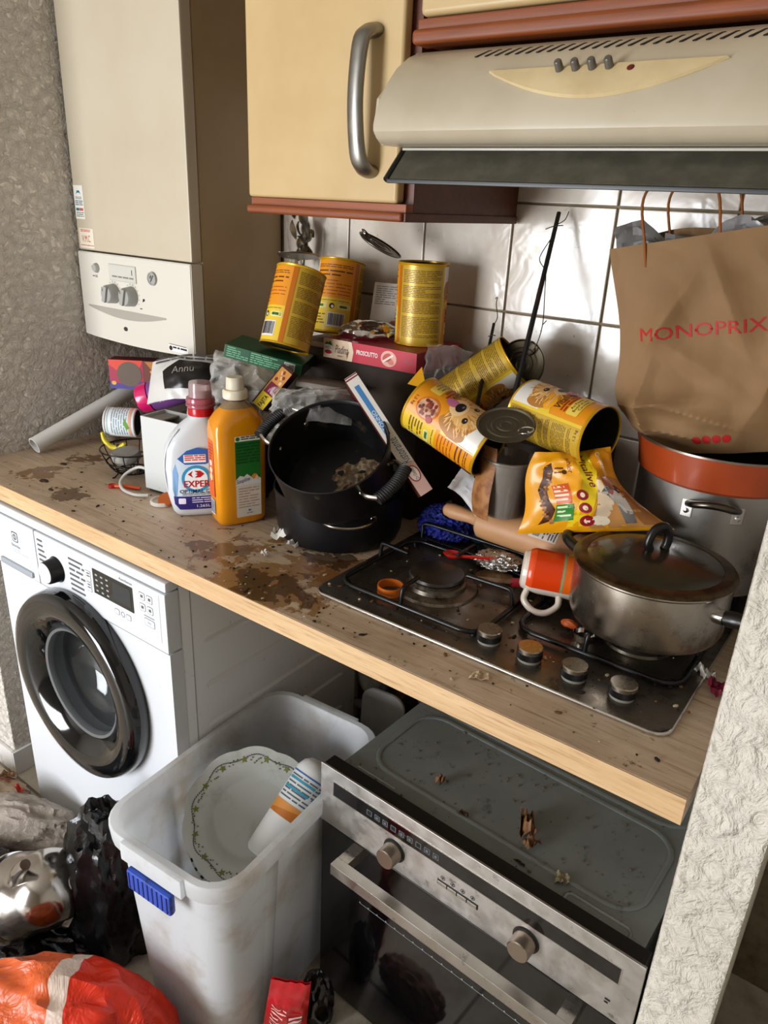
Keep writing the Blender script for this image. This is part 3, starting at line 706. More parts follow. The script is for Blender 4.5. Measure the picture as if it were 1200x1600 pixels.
for kx, ky in ((.302, .050), (.370, .046), (.438, .045), (.506, .047)):
    kb = bmesh.new(); grooved(kb, .0185, .011, .021); kk = mesh_obj('knob', kb, BLACKP, h, angle=20); kk.location = (kx, ky, 0)
    lathe('base_ring', [(0, .006), (.0165, .006), (.0158, .0112), (0, .0112)], M('pale_plastic', '#8d8a80', .4), kk, seg=28)
    lathe('top_disc', [(0, .0275), (.0172, .0275), (.0184, .0262), (.0186, .021), (0, .021)], M('knob_top', '#a39a8e', .28, 1., rvar=(60, .2, .4)), kk, seg=40)
# ------------------------------------------------------------------ pots on the worktop
def loft(name, secs, mat, parent=None, n=40, cap=True, angle=40):
    """secs: (z, half width, half depth, x offset, exponent)"""
    bm = bmesh.new(); R = []
    for z, a, b_, xo, e in secs:
        ring = []
        for i in range(n):
            t = 2*PI*i/n; c, s = math.cos(t), math.sin(t)
            ring.append(bm.verts.new((xo+a*math.copysign(abs(c)**(2/e), c), b_*math.copysign(abs(s)**(2/e), s), z)))
        R.append(ring)
    for A, B in zip(R, R[1:]):
        for i in range(n): bm.faces.new((A[i], A[(i+1) % n], B[(i+1) % n], B[i]))
    if cap: bm.faces.new(R[0][::-1]); bm.faces.new(R[-1])
    return mesh_obj(name, bm, mat, parent, angle=angle)
POTB = M('pot_black', '#0e0e10', .40, .2, var=('#151517', 20, .4, .7), dirt=('#3a352e', 40, .62, .72))
POTI = M('pot_inside', '#0f0f10', .36, .2, dirt=('#4a3a28', 18, .60, .72), rvar=(20, .25, .55))
WIRE = M('handle_wire', '#9d948a', .28, 1.)
lp = thing('cooking_pot', 'wide black cooking pot with steel wire handle, lowest of the two stacked', 'pot', (1.556, .308, .9005))
lathe('body', [(0, 0), (.106, 0), (.115, .004), (.121, .020), (.1255, .092), (.1275, .094), (.1275, .0965), (.125, .097), (.1225, .094), (.1185, .022), (.111, .008), (0, .006)], POTB, lp, seg=64)
az = math.radians(-68)
def arc_handle(R, a, spread, z, out, drop=0., n=7):
    P = []
    for i in range(n):
        t = i/(n-1); q = a+(t-.5)*spread; bulge = out*math.sin(PI*t)**.6; P.append(((R+bulge)*math.cos(q), (R+bulge)*math.sin(q), z-drop*math.sin(PI*t)))
    return P
for a in (az+.42, az+PI):
    hpts = arc_handle(.124, a, .80, .072, .026, .003); hh = tube('handle', hpts, .0036, WIRE, lp, seg=10, smooth=4)
    for q in (hpts[0], hpts[-1]):
        lathe('rivet', [(0, .004), (.005, .003), (.0065, 0), (0, -.002)], WIRE, hh, seg=14, m=Matrix.Translation((q[0], q[1], q[2])) @ basis((q[0], q[1], 0)).to_4x4())
nrm = Vector((.647, -.762, 0))*.98+Vector((-.81, -.58, 0))*.38; nrm.normalize(); nrm = nrm*math.cos(math.radians(57))+Vector((0, 0, math.sin(math.radians(57))))
Bp = basis(nrm, (.81, .58, 0)); rimc = Vector((1.613, .203, 1.112))
up = thing('saucepan', 'tilted black saucepan crusted with food, resting on the pot below', 'pot', rimc-nrm*.105, Bp)
lathe('body', [(0, 0), (.090, 0), (.098, .006), (.102, .020), (.1055, .102), (.1065, .105), (.1045, .106), (.102, .102), (.099, .022), (.094, .008), (0, .005)], POTB, up, seg=64)
def crust(x, y):
    d = math.hypot(x-.046, y+.006); return .0055+.012*max(0, ridge((x*40, y*40, 2), 3))*max(0, 1-d/.068)
bm = bmesh.new(); n = 44; vv = {}
for i in range(n+1):
    for j in range(n+1):
        x, y = -.1+.2*i/n, -.1+.2*j/n
        if math.hypot(x, y) < .0915 and math.hypot(x-.046, y+.006) < .064+.012*noise.noise(Vector((x*60, y*60, 0))): vv[i, j] = bm.verts.new((x, y, crust(x, y)+.0008))
for (i, j), v in list(vv.items()):
    q = [(i, j), (i+1, j), (i+1, j+1), (i, j+1)]
    if all(k in vv for k in q): bm.faces.new([vv[k] for k in q])
mesh_obj('food_crust', bm, M('burnt_food', '#5d4a34', .4, var=('#a08d6e', 90, .45, .60), dirt=('#7d3f1a', 60, .58, .66)), up, angle=30)
lathe('inner_lining', [(0, .0066), (.0925, .0095), (.0975, .024), (.1005, .100), (.1002, .1005), (.097, .025), (.0915, .0105), (0, .0076)], POTI, up, seg=64)
GRIP = M('ribbed_grip', '#141416', .5)
for a in (-.62, PI-.62):
    hh = None
    for s in (-1, 1):
        q = a+s*.36; p0 = (.105*math.cos(q), .105*math.sin(q), .080); p1 = (.122*math.cos(q), .122*math.sin(q), .086); q2 = a+s*.27; p2 = (.139*math.cos(q2), .139*math.sin(q2), .088)
        t_ = tube('handle_bracket', [p0, p1, p2], .0052, WIRE, up, seg=8, smooth=3, flat=.6)
        lathe('rivet', [(0, .004), (.004, .003), (.005, 0), (0, -.002)], WIRE, t_, seg=12, m=Matrix.Translation((.104*math.cos(q), .104*math.sin(q), .078)) @ basis((math.cos(q), math.sin(q), 0)).to_4x4())
        lathe('rivet', [(0, .003), (.004, .002), (.005, 0), (0, -.002)], WIRE, t_, seg=12, m=Matrix.Translation((.0985*math.cos(q), .0985*math.sin(q), .072)) @ basis((-math.cos(q), -math.sin(q), 0)).to_4x4())
    P = [((.140)*math.cos(a+t*.28), .140*math.sin(a+t*.28), .088) for t in (-1, -.5, 0, .5, 1)]; P = smooth_path(P, 9)
    tube('grip', P, [(.0085 if i % 2 else .0098) for i in range(len(P))], GRIP, up, seg=12, flat=1.25)

# ------------------------------------------------------------------ bottles
def zrot(az): return math.radians(az+90)
ORL = M('orange_softener', '#e8960c', .22, trans=.12, coat=.4, var=('#dd8a08', 5, .35, .65)); ORC = M('clear_neck', '#b39a74', .15, trans=.5)
bo = thing('softener_bottle', 'orange fabric-softener bottle with white cap and green label', 'bottle', (1.373, .214, .9005), zrot(-22))
loft('body', [(0, .040, .024, 0, 4), (.004, .047, .030, 0, 4), (.012, .050, .032, 0, 4.5), (.19, .052, .033, 0, 4.5), (.205, .050, .032, 0, 4), (.222, .040, .027, 0, 3), (.232, .030, .022, 0, 2.5)], ORL, bo)
loft('shoulder', [(.2315, .0305, .0225, 0, 2.5), (.240, .022, .019, 0, 2.2), (.244, .0175, .0175, 0, 2), (.250, .017, .017, 0, 2)], ORC, bo)
CAPW = M('cap_white', '#d9d3c6', .4, var=('#c9b894', 14, .45, .7))
cp = lathe('cap_collar', [(0, .248), (.0225, .248), (.0235, .250), (.0235, .262), (.0215, .265), (0, .265)], CAPW, bo, seg=36)
lathe('cap', [(0, .265), (.0165, .265), (.0170, .267), (.0158, .286), (.0145, .288), (0, .288)], CAPW, bo, seg=36)
tube('seal_ring', [(.0205*math.cos(t*PI/12), .0205*math.sin(t*PI/12), .2465) for t in range(24)], .0012, flat('#3d3a36'), bo, seg=6, closed=True)
p = Print(41); G = flat('#1f6a23', .4); GD = flat('#154d18', .4); LW = flat('#d9cdbd', .45)
p.rect(-.0165, .0345, .018, .182, LW, 0, r=.002).rect(-.0165, .0345, .088, .174, G, 1).rect(-.0165, .0345, .172, .182, flat('#e4dfcf'), 2, r=.001)
p.ell(-.011, .177, .004, .004, G, 3).micro(-.004, .030, .174, .181, .0038, INK, 3).micro(-.014, .032, .124, .168, .006, GD, 2, .6)
p.poly([(-.0165, .088), (-.0165, .096), (-.008, .104), (.000, .101), (.006, .106), (.014, .100), (.020, .094), (.026, .101), (.0345, .094), (.0345, .084), (-.0165, .084)], flat('#ddd8d0'), 2)
p.text('Soupline', -.002, .093, flat('#1d2a6e'), w=.028, h=.011, rot=.18, layer=4, shear=.3).ell(.022, .100, .006, .005, flat('#d98a2a'), 3).ell(.026, .097, .003, .004, flat('#e9c9a0'), 4)
p.micro(-.012, .030, .034, .078, .0055, flat('#b98f7a'), 2, .35).rect(.006, .013, .028, .034, flat('#c4cbd6'), 2).rect(.0075, .0115, .0295, .0325, flat('#39405a'), 3).micro(.004, .016, .022, .026, .003, GREYINK, 2)
p.build('front_label', bo, lambda x, y, d: Vector((x, -.0329-d, y)))
p = Print(42).rect(-.016, .012, .058, .172, flat('#d2560e'), 0, r=.003).micro(-.010, .006, .085, .165, .006, flat('#8e3a0c'), 1).ell(-.002, .126, .006, .006, flat('#ead2b8'), 2).ell(-.002, .112, .006, .006, flat('#ead2b8'), 2).ell(-.002, .098, .006, .008, flat('#f0c9a0'), 2)
p.barcode(-.010, .010, .022, .052, flat('#e6e2da'), flat('#4a5577'))
p.build('side_label', bo, lambda x, y, d: Vector((-.0518-d, -x, y)))
WB = M('detergent_white', '#cdd0d4', .28, coat=.3)
bo = thing('detergent_bottle', 'white laundry detergent bottle with clear red cap and blue label', 'bottle', (1.277, .188, .9005), zrot(-38))
loft('body', [(0, .040, .026, .006, 4), (.004, .047, .032, .005, 4), (.012, .051, .035, .004, 4), (.05, .057, .036, .001, 3.6), (.10, .060, .036, 0, 3.4), (.14, .058, .035, .002, 3.2), (.162, .050, .033, .006, 3), (.182, .038, .029, .012, 2.6), (.195, .026, .024, .016, 2.2), (.201, .0225, .022, .018, 2), (.212, .022, .022, .018, 2)], WB, bo, n=48)
mc = Matrix.Translation((.018, 0, -.020))
lathe('cap_base', [(0, .222), (.0245, .222), (.0250, .224), (.0250, .236), (.024, .238), (0, .238)], M('cap_red', '#b5121b', .25), bo, seg=36, m=mc)
CR = M('cap_clear_red', '#c9596a', .12, trans=.55, var=('#d88894', 10, .4, .7))
lathe('cap_collar', [(.02, .238), (.0262, .238), (.0285, .241), (.0285, .244), (.0265, .246), (.0282, .249), (.0270, .256), (.0225, .258), (.02, .258)], CR, bo, seg=36, m=mc, close=True)
lathe('cap_cup', [(.0195, .256), (.0225, .257), (.0215, .282), (.0205, .286), (0, .286), (0, .284), (.0195, .283)], M('cap_clear', '#d6b9bb', .15, trans=.6), bo, seg=36, m=mc)
lathe('cap_core', [(0, .238), (.016, .238), (.014, .266), (0, .268)], M('core_red', '#c04a5e', .4), bo, seg=28, m=mc)
p = Print(43); NAVY = flat('#2c2470', .4); SKY = flat('#7fa9d6', .4)
outl = [(-.044, .030), (-.046, .060), (-.044, .098), (-.034, .124), (-.016, .140), (.004, .146), (.030, .140), (.046, .120), (.050, .09), (.048, .030), (.040, .018), (-.034, .018)]
p.poly(outl, flat('#cfe0ee'), 0).poly([(-.034, .124), (-.016, .140), (.004, .146), (.030, .140), (.044, .124), (.02, .112), (-.02, .112)], flat('#2f5fae'), 1)
p.poly([(-.046, .060), (-.044, .098), (-.038, .114), (-.034, .09), (-.038, .05), (-.042, .04)], SKY, 1).poly([(-.034, .018), (.040, .018), (.047, .034), (.047, .046), (-.0448, .046), (-.0435, .030)], NAVY, 2)
p.rect(-.022, .020, .116, .132, flat('#f2ecec'), 2).micro(-.020, .019, .118, .131, .0042, flat('#c2322f'), 3, .55)
p.ring(0, .082, .028, .006, flat('#2f93c4'), 2).ell(0, .082, .022, .022, flat('#eef4f8'), 2).text('EXPERT', .006, .072, flat('#b5121b'), w=.060, h=.0135, layer=4, bold=.02)
p.poly([(-.016, .092), (-.006, .099), (-.009, .092), (-.006, .085)], flat('#b5121b'), 3).poly([(-.003, .099), (.008, .099), (.016, .092), (.008, .085), (-.003, .085), (.003, .090), (-.002, .092), (.003, .094)], flat('#b5121b'), 3)
p.text('OPTIMAL CARE', .006, .0565, flat('#15173f'), w=.078, h=.0075, layer=3, bold=.01).micro(-.028, .036, .0475, .0525, .003, GREYINK, 3)
p.micro(-.010, .040, .031, .043, .0045, flat('#d8d4ee'), 3, .4).rect(-.036, -.022, .030, .042, flat('#e6e2f2'), 3, r=.002).text('1,265L', .012, .0245, flat('#f1effa'), w=.026, h=.0065, layer=3)
def wbF(x, y, d):
    a = .058; b_ = .0352; return Vector((x+.001, -b_*(1-min(abs(x/a), .98)**3.4)**(1/3.4)-.0016-d-(.0008 if .05 < y < .14 else .0003), y))
p.build('front_label', bo, wbF, .006)
tube('handle_edge', [(-.050, -.020, .04), (-.0565, -.022, .08), (-.056, -.021, .12), (-.046, -.021, .152), (-.028, -.020, .178)], .0022, WB, bo, seg=8, smooth=5)

# ------------------------------------------------------------------ left end of the worktop
pt = thing('plastic_pipe', 'white plastic waste pipe leaning along the textured left wall', 'pipe', (.725, .160, .922), basis((.012, .27, .092), (0, 0, 1)))
PVC = M('pvc', '#d5d4d0', .4, dirt=('#8a857a', 18, .6, .75))
lathe('wall', [(.0175, 0), (.0198, 0), (.0198, .345), (.0175, .345)], PVC, pt, seg=28, close=True)
jl = thing('small_jar', 'small glass jar with grey metal lid against the left wall', 'jar', (.760, .345, .9005))
lathe('glass', [(0, 0), (.021, 0), (.024, .003), (.024, .016), (.021, .019), (0, .019)], M('jar_glass', '#b6a890', .15, trans=.5), jl, seg=24)
lathe('lid', [(0, .019), (.0235, .019), (.0245, .021), (.0242, .030), (.022, .032), (0, .0315)], M('lid_grey', '#8f8a84', .35, .8), jl, seg=28)
bk = thing('wire_basket', 'round black wire basket with curled rim on the worktop', 'basket', (1.005, .235, .9005))
BW_ = M('black_wire', '#161514', .35, .3)
for r, z in ((.068, .062), (.056, .034), (.036, .010)): tube('ring', [(r*math.cos(t*PI/16), r*math.sin(t*PI/16), z) for t in range(32)], .0019, BW_, bk, seg=6, closed=True)
for i in range(14):
    t = 2*PI*i/14; c, s = math.cos(t), math.sin(t); tube('rib', [(.068*c, .068*s, .062), (.060*c, .060*s, .040), (.040*c, .040*s, .012), (.012*c, .012*s, .006)], .0013, BW_, bk, seg=5, smooth=2)
for i in range(3): t = 2*PI*i/3+.4; c, s = math.cos(t), math.sin(t); tube('foot', [(.036*c, .036*s, .010), (.046*c, .046*s, .0015), (.052*c, .052*s, .001)], .0016, BW_, bk, seg=5)
tag(place(lathe('soap_disc', [(0, 0), (.028, 0), (.033, .006), (.033, .014), (.029, .021), (0, .023)], M('grey_soap', '#8e8b86', .5, var=('#7a776f', 20, .4, .7)), None, seg=36), (1.016, .212, .942), (.12, .06, 0)), 'rounded grey soap-like disc lying in the wire basket', 'soap')
yc = thing('yellow_clip', 'yellow plastic clip hooked over the wire basket', 'clip', (.972, .215, .962))
YEL = M('yellow_plastic', '#d7c414', .35)
tube('shank', [(-.030, -.010, .030), (-.026, -.008, .012), (-.012, -.002, -.002), (.004, .006, -.004)], [.0035, .005, .006, .006], YEL, yc, seg=10, smooth=5)
tube('hook', [(.004, .006, -.004), (.014, .010, .002), (.020, .012, .010)], [.006, .0065, .004], YEL, yc, seg=10, smooth=4)
lathe('pivot', [(0, -.006), (.005, -.006), (.005, .006), (0, .006)], BLACKP, yc, seg=14, m=Matrix.Translation((.004, .006, -.002)))
sc = thing('printed_tub', 'white round tub with printed label lying on the wire basket', 'tub', (.925, .232, 1.008+.0005), basis((.80, .58, .0), (.5, -.6, .6)))
lathe('wall', [(0, 0), (.030, 0), (.033, .003), (.033, .070), (.031, .072), (.029, .070), (.029, .006), (0, .005)], M('tub_white', '#d9d8d6', .35), sc, seg=40)
p = Print(45).rect(-.05, .05, .012, .058, flat('#dfe3e6'), 0).micro(-.045, .045, .018, .055, .0055, flat('#7f9aa6'), 1, .4).poly([(.004, .050), (.014, .056), (.026, .062), (.03, .054), (.016, .048)], flat('#5f9a2a'), 2).rect(-.05, .05, .058, .064, flat('#d9a58c'), 1).rect(-.05, .05, .010, .012, flat('#86b6c0'), 1)
p.build('label', sc, oncyl(.0331), .006)
tube('rim_bead', [(.0330*math.cos(t*PI/16), .0330*math.sin(t*PI/16), .004) for t in range(32)], .0018, M('tub_white', '#d9d8d6'), sc, seg=6, closed=True)
lathe('dark_inside', [(0, .066), (.0288, .068), (.0288, .0695), (0, .0675)], flat('#0e0d0c', .7), sc, seg=32)

# snack box with a round window, on a battered carton
KRAFT = M('kraft_card', '#6f5238', .8, var=('#5a412c', 12, .4, .7)); KDARK = M('dark_carton', '#33261b', .8, var=('#241a12', 9, .4, .7))
tag(place(box('brown_carton', (0, .20, 0, .17, 0, .135), KDARK, None, bevel=.002), (.80, .43, .9005), .12), 'low dark carton in the corner under the boiler', 'carton')
sn = thing('snack_box', 'red and purple snack carton with a round cut-out, left under the boiler', 'box', (.772, .352, 1.040), .62)
box('carton', (0, .185, 0, .045, 0, .072), M('snack_card', '#5d1538', .45, var=('#7a2018', 14, .4, .6)), sn, bevel=.001)
p = Print(46); p.rect(0, .085, 0, .072, flat('#a3123f'), 0).poly([(0, .072), (.085, .072), (.075, .05), (.02, .045), (0, .06)], flat('#d63a1c'), 1).poly([(0, .0), (.085, .0), (.085, .02), (.03, .012), (0, .018)], flat('#3a2f86'), 1)
p.ell(.050, .037, .031, .031, flat('#6d5f55', .8), 3).ell(.010, .014, .006, .005, flat('#d9a531'), 2).rect(.086, .164, .002, .070, flat('#6a2a14'), 0).poly([(.090, .07), (.150, .07), (.160, .055), (.11, .045)], flat('#b8701a'), 1).ell(.118, .040, .018, .006, flat('#d39a2a'), 2, rot=-.4)
p.ell(.150, .038, .014, .018, flat('#4d4420'), 2); p.build('front_print', sn, onplane((0, -.0002, 0), (1, 0, 0), (0, 0, 1)))
p = Print(47).rect(.002, .043, .038, .070, flat('#cf2a28'), 0).rect(.002, .043, .002, .036, flat('#d9d6d2'), 0).micro(.006, .04, .006, .032, .006, GREYINK); p.build('side_print', sn, onplane((-.0002, .045, 0), (0, -1, 0), (0, 0, 1)))
pb = thing('purple_bottle', 'purple plastic bottle with bright pink cap lying under the boiler', 'bottle', (.985, .278, 1.062), basis((.72, .60, .30), (.5, -.6, .6)))
PUR = M('purple_plastic', '#7b4a8c', .35, var=('#6a3d7c', 10, .4, .6))
lathe('body', [(0, .030), (.030, .030), (.0335, .034), (.036, .06), (.036, .12), (.030, .132), (0, .134)], PUR, pb, seg=40)
lathe('cap', [(0, 0), (.024, 0), (.030, .004), (.0325, .012), (.0335, .030), (0, .030)], M('pink_cap', '#c8105e', .25, coat=.3), pb, seg=40)
Print(48).micro(-.036, .036, .050, .085, .007, flat('#c7a3d0'), 0, .4).rect(-.03, .03, .088, .120, flat('#8d5a9b'), 0).micro(-.025, .025, .092, .118, .005, flat('#5a2f6b'), 1, .4).build('label', pb, oncyl(.0362), .006)

# small white appliance box, its cable and what lies in front of it
wb_ = thing('white_box', 'small open white box with curved front standing behind the bottles', 'box', (1.112, .188, .9075), .12)
WBX = M('box_white', '#c2c4c2', .4, dirt=('#8d8a82', 40, .68, .73))
for nm, d in (('front', (0, .130, 0, .004, 0, .160)), ('back', (0, .130, .066, .070, 0, .160)), ('side', (0, .004, .004, .066, 0, .160)), ('side', (.126, .130, .004, .066, 0, .160)), ('bottom', (.004, .126, .004, .066, 0, .004))): box(nm, d, WBX, wb_, bevel=.001)
box('top_flap', (.004, .045, .004, .066, .150, .154), M('flap_grey', '#8d877c', .6), wb_, bevel=.0008)
box('insert', (.046, .126, .006, .064, .120, .138), flat('#191817', .5), wb_, bevel=.002)
box('base_strip', (.006, .124, .004, .066, -.006, .0), flat('#222a2c', .5), wb_, bevel=.001)
tag(tube('white_cable', [(1.150, .165, .906), (1.125, .150, .905), (1.085, .150, .906), (1.055, .165, .912), (1.050, .185, .925), (1.065, .205, .938), (1.100, .200, .945)], .0035, M('cable_white', '#c9c8c4', .4), None, seg=8, smooth=6), 'white cable looping out beside the white box', 'cable')
tag(place(lathe('jar_lid', [(0, .003), (.020, .003), (.0215, .008), (.024, .008), (.0255, .006), (.0255, .001), (.024, 0), (0, 0)], M('lid_cream', '#d8d0c6', .4), None, seg=36), (1.196, .166, .9005)), 'upturned white lid lying before the white box', 'lid')
tag(place(lathe('orange_disc', [(0, 0), (.019, 0), (.020, .003), (.018, .006), (0, .007)], M('orange_plastic', '#b4571a', .4), None, seg=30), (1.207, .170, .9095), (.35, .2, 0)), 'orange plastic disc tipped on the white lid', 'disc')
kn = thing('orange_peeler', 'orange plastic peeler lying under the wire basket', 'utensil', (1.045, .150, .9045), .5)
tube('handle', [(0, 0, 0), (.03, 0, .001), (.065, 0, 0)], [.004, .005, .003], M('peeler_orange', '#d2501a', .35), kn, seg=8, smooth=3)
lathe('red_end', [(0, -.004), (.008, -.003), (.008, .003), (0, .004)], M('peeler_red', '#b3151c', .35), kn, seg=18)
for i, (x, y, rx) in enumerate(((.905, .075, .010), (.965, .055, .006), (.835, .165, .008))):
    tag(crumple('food_scrap', (rx, rx*.6, .002), M('scrap_brown', '#3a2618', .7), None, .3, 2, 3.+i, 2, floor=0), ('dark oval food scrap nearest the white cable on worktop', 'tiny dark scrap at the worktop front left', 'dark flake beside the plastic pipe end')[i], 'scrap').location = (x, y, .9006)
# ------------------------------------------------------------------ dog-food cans
CANG = M('can_gold', '#c99a1c', .30, .35); CANI = M('can_tin', '#77705f', .38, .9); CAND = M('can_inside', '#3c3a36', .4, .7)
CR_, CH = .0495, .155
YO = flat('#d98a10', .36, 0.); YY = flat('#d8b630', .36, 0.); OD = flat('#b4620a', .38, 0.); GD_ = flat('#bd9a30', .34, .15); TXT = flat('#5b2a10', .5); BRN = flat('#6d4a0f', .5); CWH = flat('#ddd8cf', .35, .1)
def can_label(seed):
    p = Print(seed); h = CH-.006
    # barcode panel, gold text panel, front panel
    p.rect(-.1545, -.050, .003, h, YY, 0).rect(-.1545, -.058, .072, h, YO, 1).rect(-.060, -.050, .003, h, OD, 2).rect(-.050, .045, .003, h, GD_, 0).rect(.040, .045, .003, h, YY, 1)
    for z in (.140, .136): p.micro(-.150, -.066, z-.003, z, .004, TXT, 2, .4)
    p.micro(-.150, -.066, .112, .128, .008, TXT, 2, .35).micro(-.150, -.066, .076, .108, .0068, flat('#a33d10'), 2, .25)
    for x in (-.142, -.090): p.rect(x, x+.028, .050, .060, flat('#d9dccb'), 2, r=.003).rect(x+.001, x+.027, .051, .059, flat('#d5c95a'), 3, r=.003).rect(x+.004, x+.02, .0525, .0575, flat('#2f6a3a'), 4, r=.002)
    p.ell(-.103, .055, .0058, .0058, INK, 2).ell(-.1015, .054, .003, .0032, CWH, 3).micro(-.150, -.066, .0635, .067, .004, BRN, 2, .3)
    p.barcode(-.110, -.072, .012, .042, flat('#d8d2cc'), flat('#3a3440'), 2).micro(-.150, -.116, .012, .044, .006, BRN, 2, .4)
    for a, b_ in ((.118, .142), (.090, .113), (.060, .086), (.016, .056)): p.micro(-.045, .036, a, b_, .0031, BRN, 1, .45)
    p.text('1,2 kg', .028, .0095, TXT, w=.017, h=.0062, layer=2)
    # front: white top with dog, orange and yellow below
    p.rect(.045, .1555, .003, h, YO, 0).rect(.045, .1555, .086, h, CWH, 1)
    p.poly([(.045, .070), (.070, .078), (.105, .072), (.1555, .080), (.1555, .092), (.045, .094)], YY, 2)
    F1, F2, F3 = flat('#bf8138'), flat('#d9a864'), flat('#a8702e')
    K = 1.12; DX = lambda x: .100+(x-.098)*K; DY = lambda y: .101+(y-.114)*K
    E = lambda x, y, a, b_, m_, L, **k_: p.ell(DX(x), DY(y), a*K, b_*K, m_, L, **k_)
    E(.098, .114, .040, .028, F1, 2); E(.064, .108, .013, .026, F3, 3, rot=.25); E(.132, .108, .013, .026, F3, 3, rot=-.25); E(.098, .116, .028, .027, F2, 4)
    E(.098, .128, .014, .013, F2, 5); E(.098, .097, .017, .014, flat('#e6c08c'), 5)
    rf = random.Random(seed+5)
    for i in range(150):
        a_ = rf.uniform(0, 2*PI); q_ = math.sqrt(rf.random()); x_, y_ = .098+.040*q_*math.cos(a_), .113+.030*q_*math.sin(a_)
        if math.hypot((x_-.098)/.017, (y_-.098)/.018) < 1 or min(math.hypot(x_-.084, y_-.118), math.hypot(x_-.112, y_-.118)) < .007: continue
        E(x_, y_, rf.uniform(.004, .008), rf.uniform(.0006, .0012), flat(rf.choice(('#c98d45', '#e2b87c', '#b2702a', '#d8a25c', '#e8c48c', '#b07838'))), 5, n=6, rot=math.atan2(y_-.105, x_-.098)+rf.uniform(-.4, .4))
    E(.098, .0845, .0075, .0105, flat('#b9688a'), 6); E(.098, .099, .0095, .0072, flat('#161214'), 7); E(.0955, .102, .003, .0018, flat('#6a6668'), 8)
    for s in (-1, 1): E(.098+s*.0145, .118, .005, .0042, flat('#20120c'), 6); E(.098+s*.0145-.001, .119, .0013, .0011, flat('#b9a48c'), 7)
    p.ell(.068, .080, .019, .0115, flat('#e39a14'), 4).text('Compagnon', .068, .080, CWH, w=.026, h=.005, layer=5)
    p.text('Vitalive', .078, .063, TXT, w=.040, h=.0125, layer=4, shear=.2, bold=.01)
    p.micro(.056, .100, .045, .055, .0062, flat('#a3340f'), 4, .5)
    p.rect(.054, .104, .021, .043, flat('#e3c352'), 3, r=.003)
    for i, t in enumerate(('Au Poulet', 'Boeuf et aux', 'Carottes')): p.text(t, .078, .038-.0063*i, TXT, h=.0048, layer=5)
    p.ell(.132, .040, .020, .022, flat('#c9661a'), 3).ell(.132, .040, .017, .019, flat('#c79a7a'), 4); rr = random.Random(seed)
    for i in range(26):
        a, q = rr.uniform(0, 2*PI), math.sqrt(rr.random())*.014; p.ell(.132+q*math.cos(a), .040+q*math.sin(a)*1.1, .0032, .0028, (flat('#6e2416'), flat('#8a3a22'), flat('#5a1c12'))[i % 3], 5, n=8)
    p.ell(.147, .052, .006, .006, flat('#9a1c1a'), 6, n=14).text('1,2 kg', .132, .011, TXT, w=.018, h=.0065, layer=4)
    return p
def make_can(label, base, axis, face, lid=None, flip=False, name='dog_food_can'):
    B = basis(axis, face); t = thing(name, label, 'can', base, B, 'empty dog food cans'); R = CR_
    lathe('body', [(R-.0012, .0015), (R, 0), (R+.0008, .001), (R+.0004, .003), (R-.0006, .0045), (R-.0006, CH-.0045), (R+.0006, CH-.003), (R+.0010, CH-.0012), (R, CH), (R-.0012, CH-.001), (R-.0016, CH-.006), (R-.0016, .0045)], CANG, t, seg=56, close=True)
    lathe('inner_wall', [(R-.0017, .006), (R-.0017, CH-.003), (R-.0022, CH-.003), (R-.0022, .006)], CAND, t, seg=48, close=True)
    lathe('bottom', [(0, .003), (.018, .003), (.020, .0042), (.030, .0042), (.032, .003), (.040, .003), (.042, .0045), (R-.0017, .0045), (R-.0017, .0060), (.041, .0060), (.031, .0055), (0, .005)], CANI, t, seg=48)
    F = oncyl(R-.0006)
    can_label(int(abs(base[0])*1000)).build('label_print', t, (lambda x, y, d: F(-x, CH-.003-y, d)) if flip else F, .006)
    if lid:
        if len(lid) == 4: mm = lid[3]
        else: ang, tilt, inset = lid      # hinge azimuth on the rim, fold angle, hinge height offset
        if len(lid) == 3:
            q = Vector((math.cos(ang), math.sin(ang), 0)); hinge = Vector((R*q.x, R*q.y, CH+inset)); inward = (-q*math.cos(tilt)+Vector((0, 0, 1))*math.sin(tilt)); side = Vector((-q.y, q.x, 0)); nn = inward.cross(side)
            mm = Matrix((side, inward, nn)).transposed() if side.cross(inward).dot(nn) > 0 else Matrix((-side, inward, nn)).transposed()
            mm = mm.to_4x4(); mm.translation = hinge+inward*.047
        bm = bmesh.new()
        bm_lathe(bm, [(0, .0006), (.008, .0006), (.010, .0016), (.014, .0016), (.016, .0004), (.022, .0004), (.024, .0014), (.030, .0014), (.032, .0004), (.043, .0002), (.0455, .0026), (.0468, .0026), (.0468, .0018), (.0455, .0016), (.043, -.0008), (0, -.0004)], 44, mm)
        L = mesh_obj('lid', bm, CANI, t, angle=25)
        rp = [mm @ Vector((.009*math.cos(k*PI/9), .034+.012*math.sin(k*PI/9)*(1.0), .004+.004*math.sin(k*PI/9))) for k in range(18)]
        tube('ring_pull', rp, .0014, CHROME, L, seg=6, closed=True)
    return t
def facing(base, axis, xs, flip=False, toward=None):
    ax = Vector(axis).normalized(); c = Vector(toward) if toward else Vector((2.4074, -.7371, 1.5003))-Vector(base)
    c = (c-ax*c.dot(ax)).normalized(); return Matrix.Rotation((xs if flip else -xs)/CR_, 3, ax) @ c
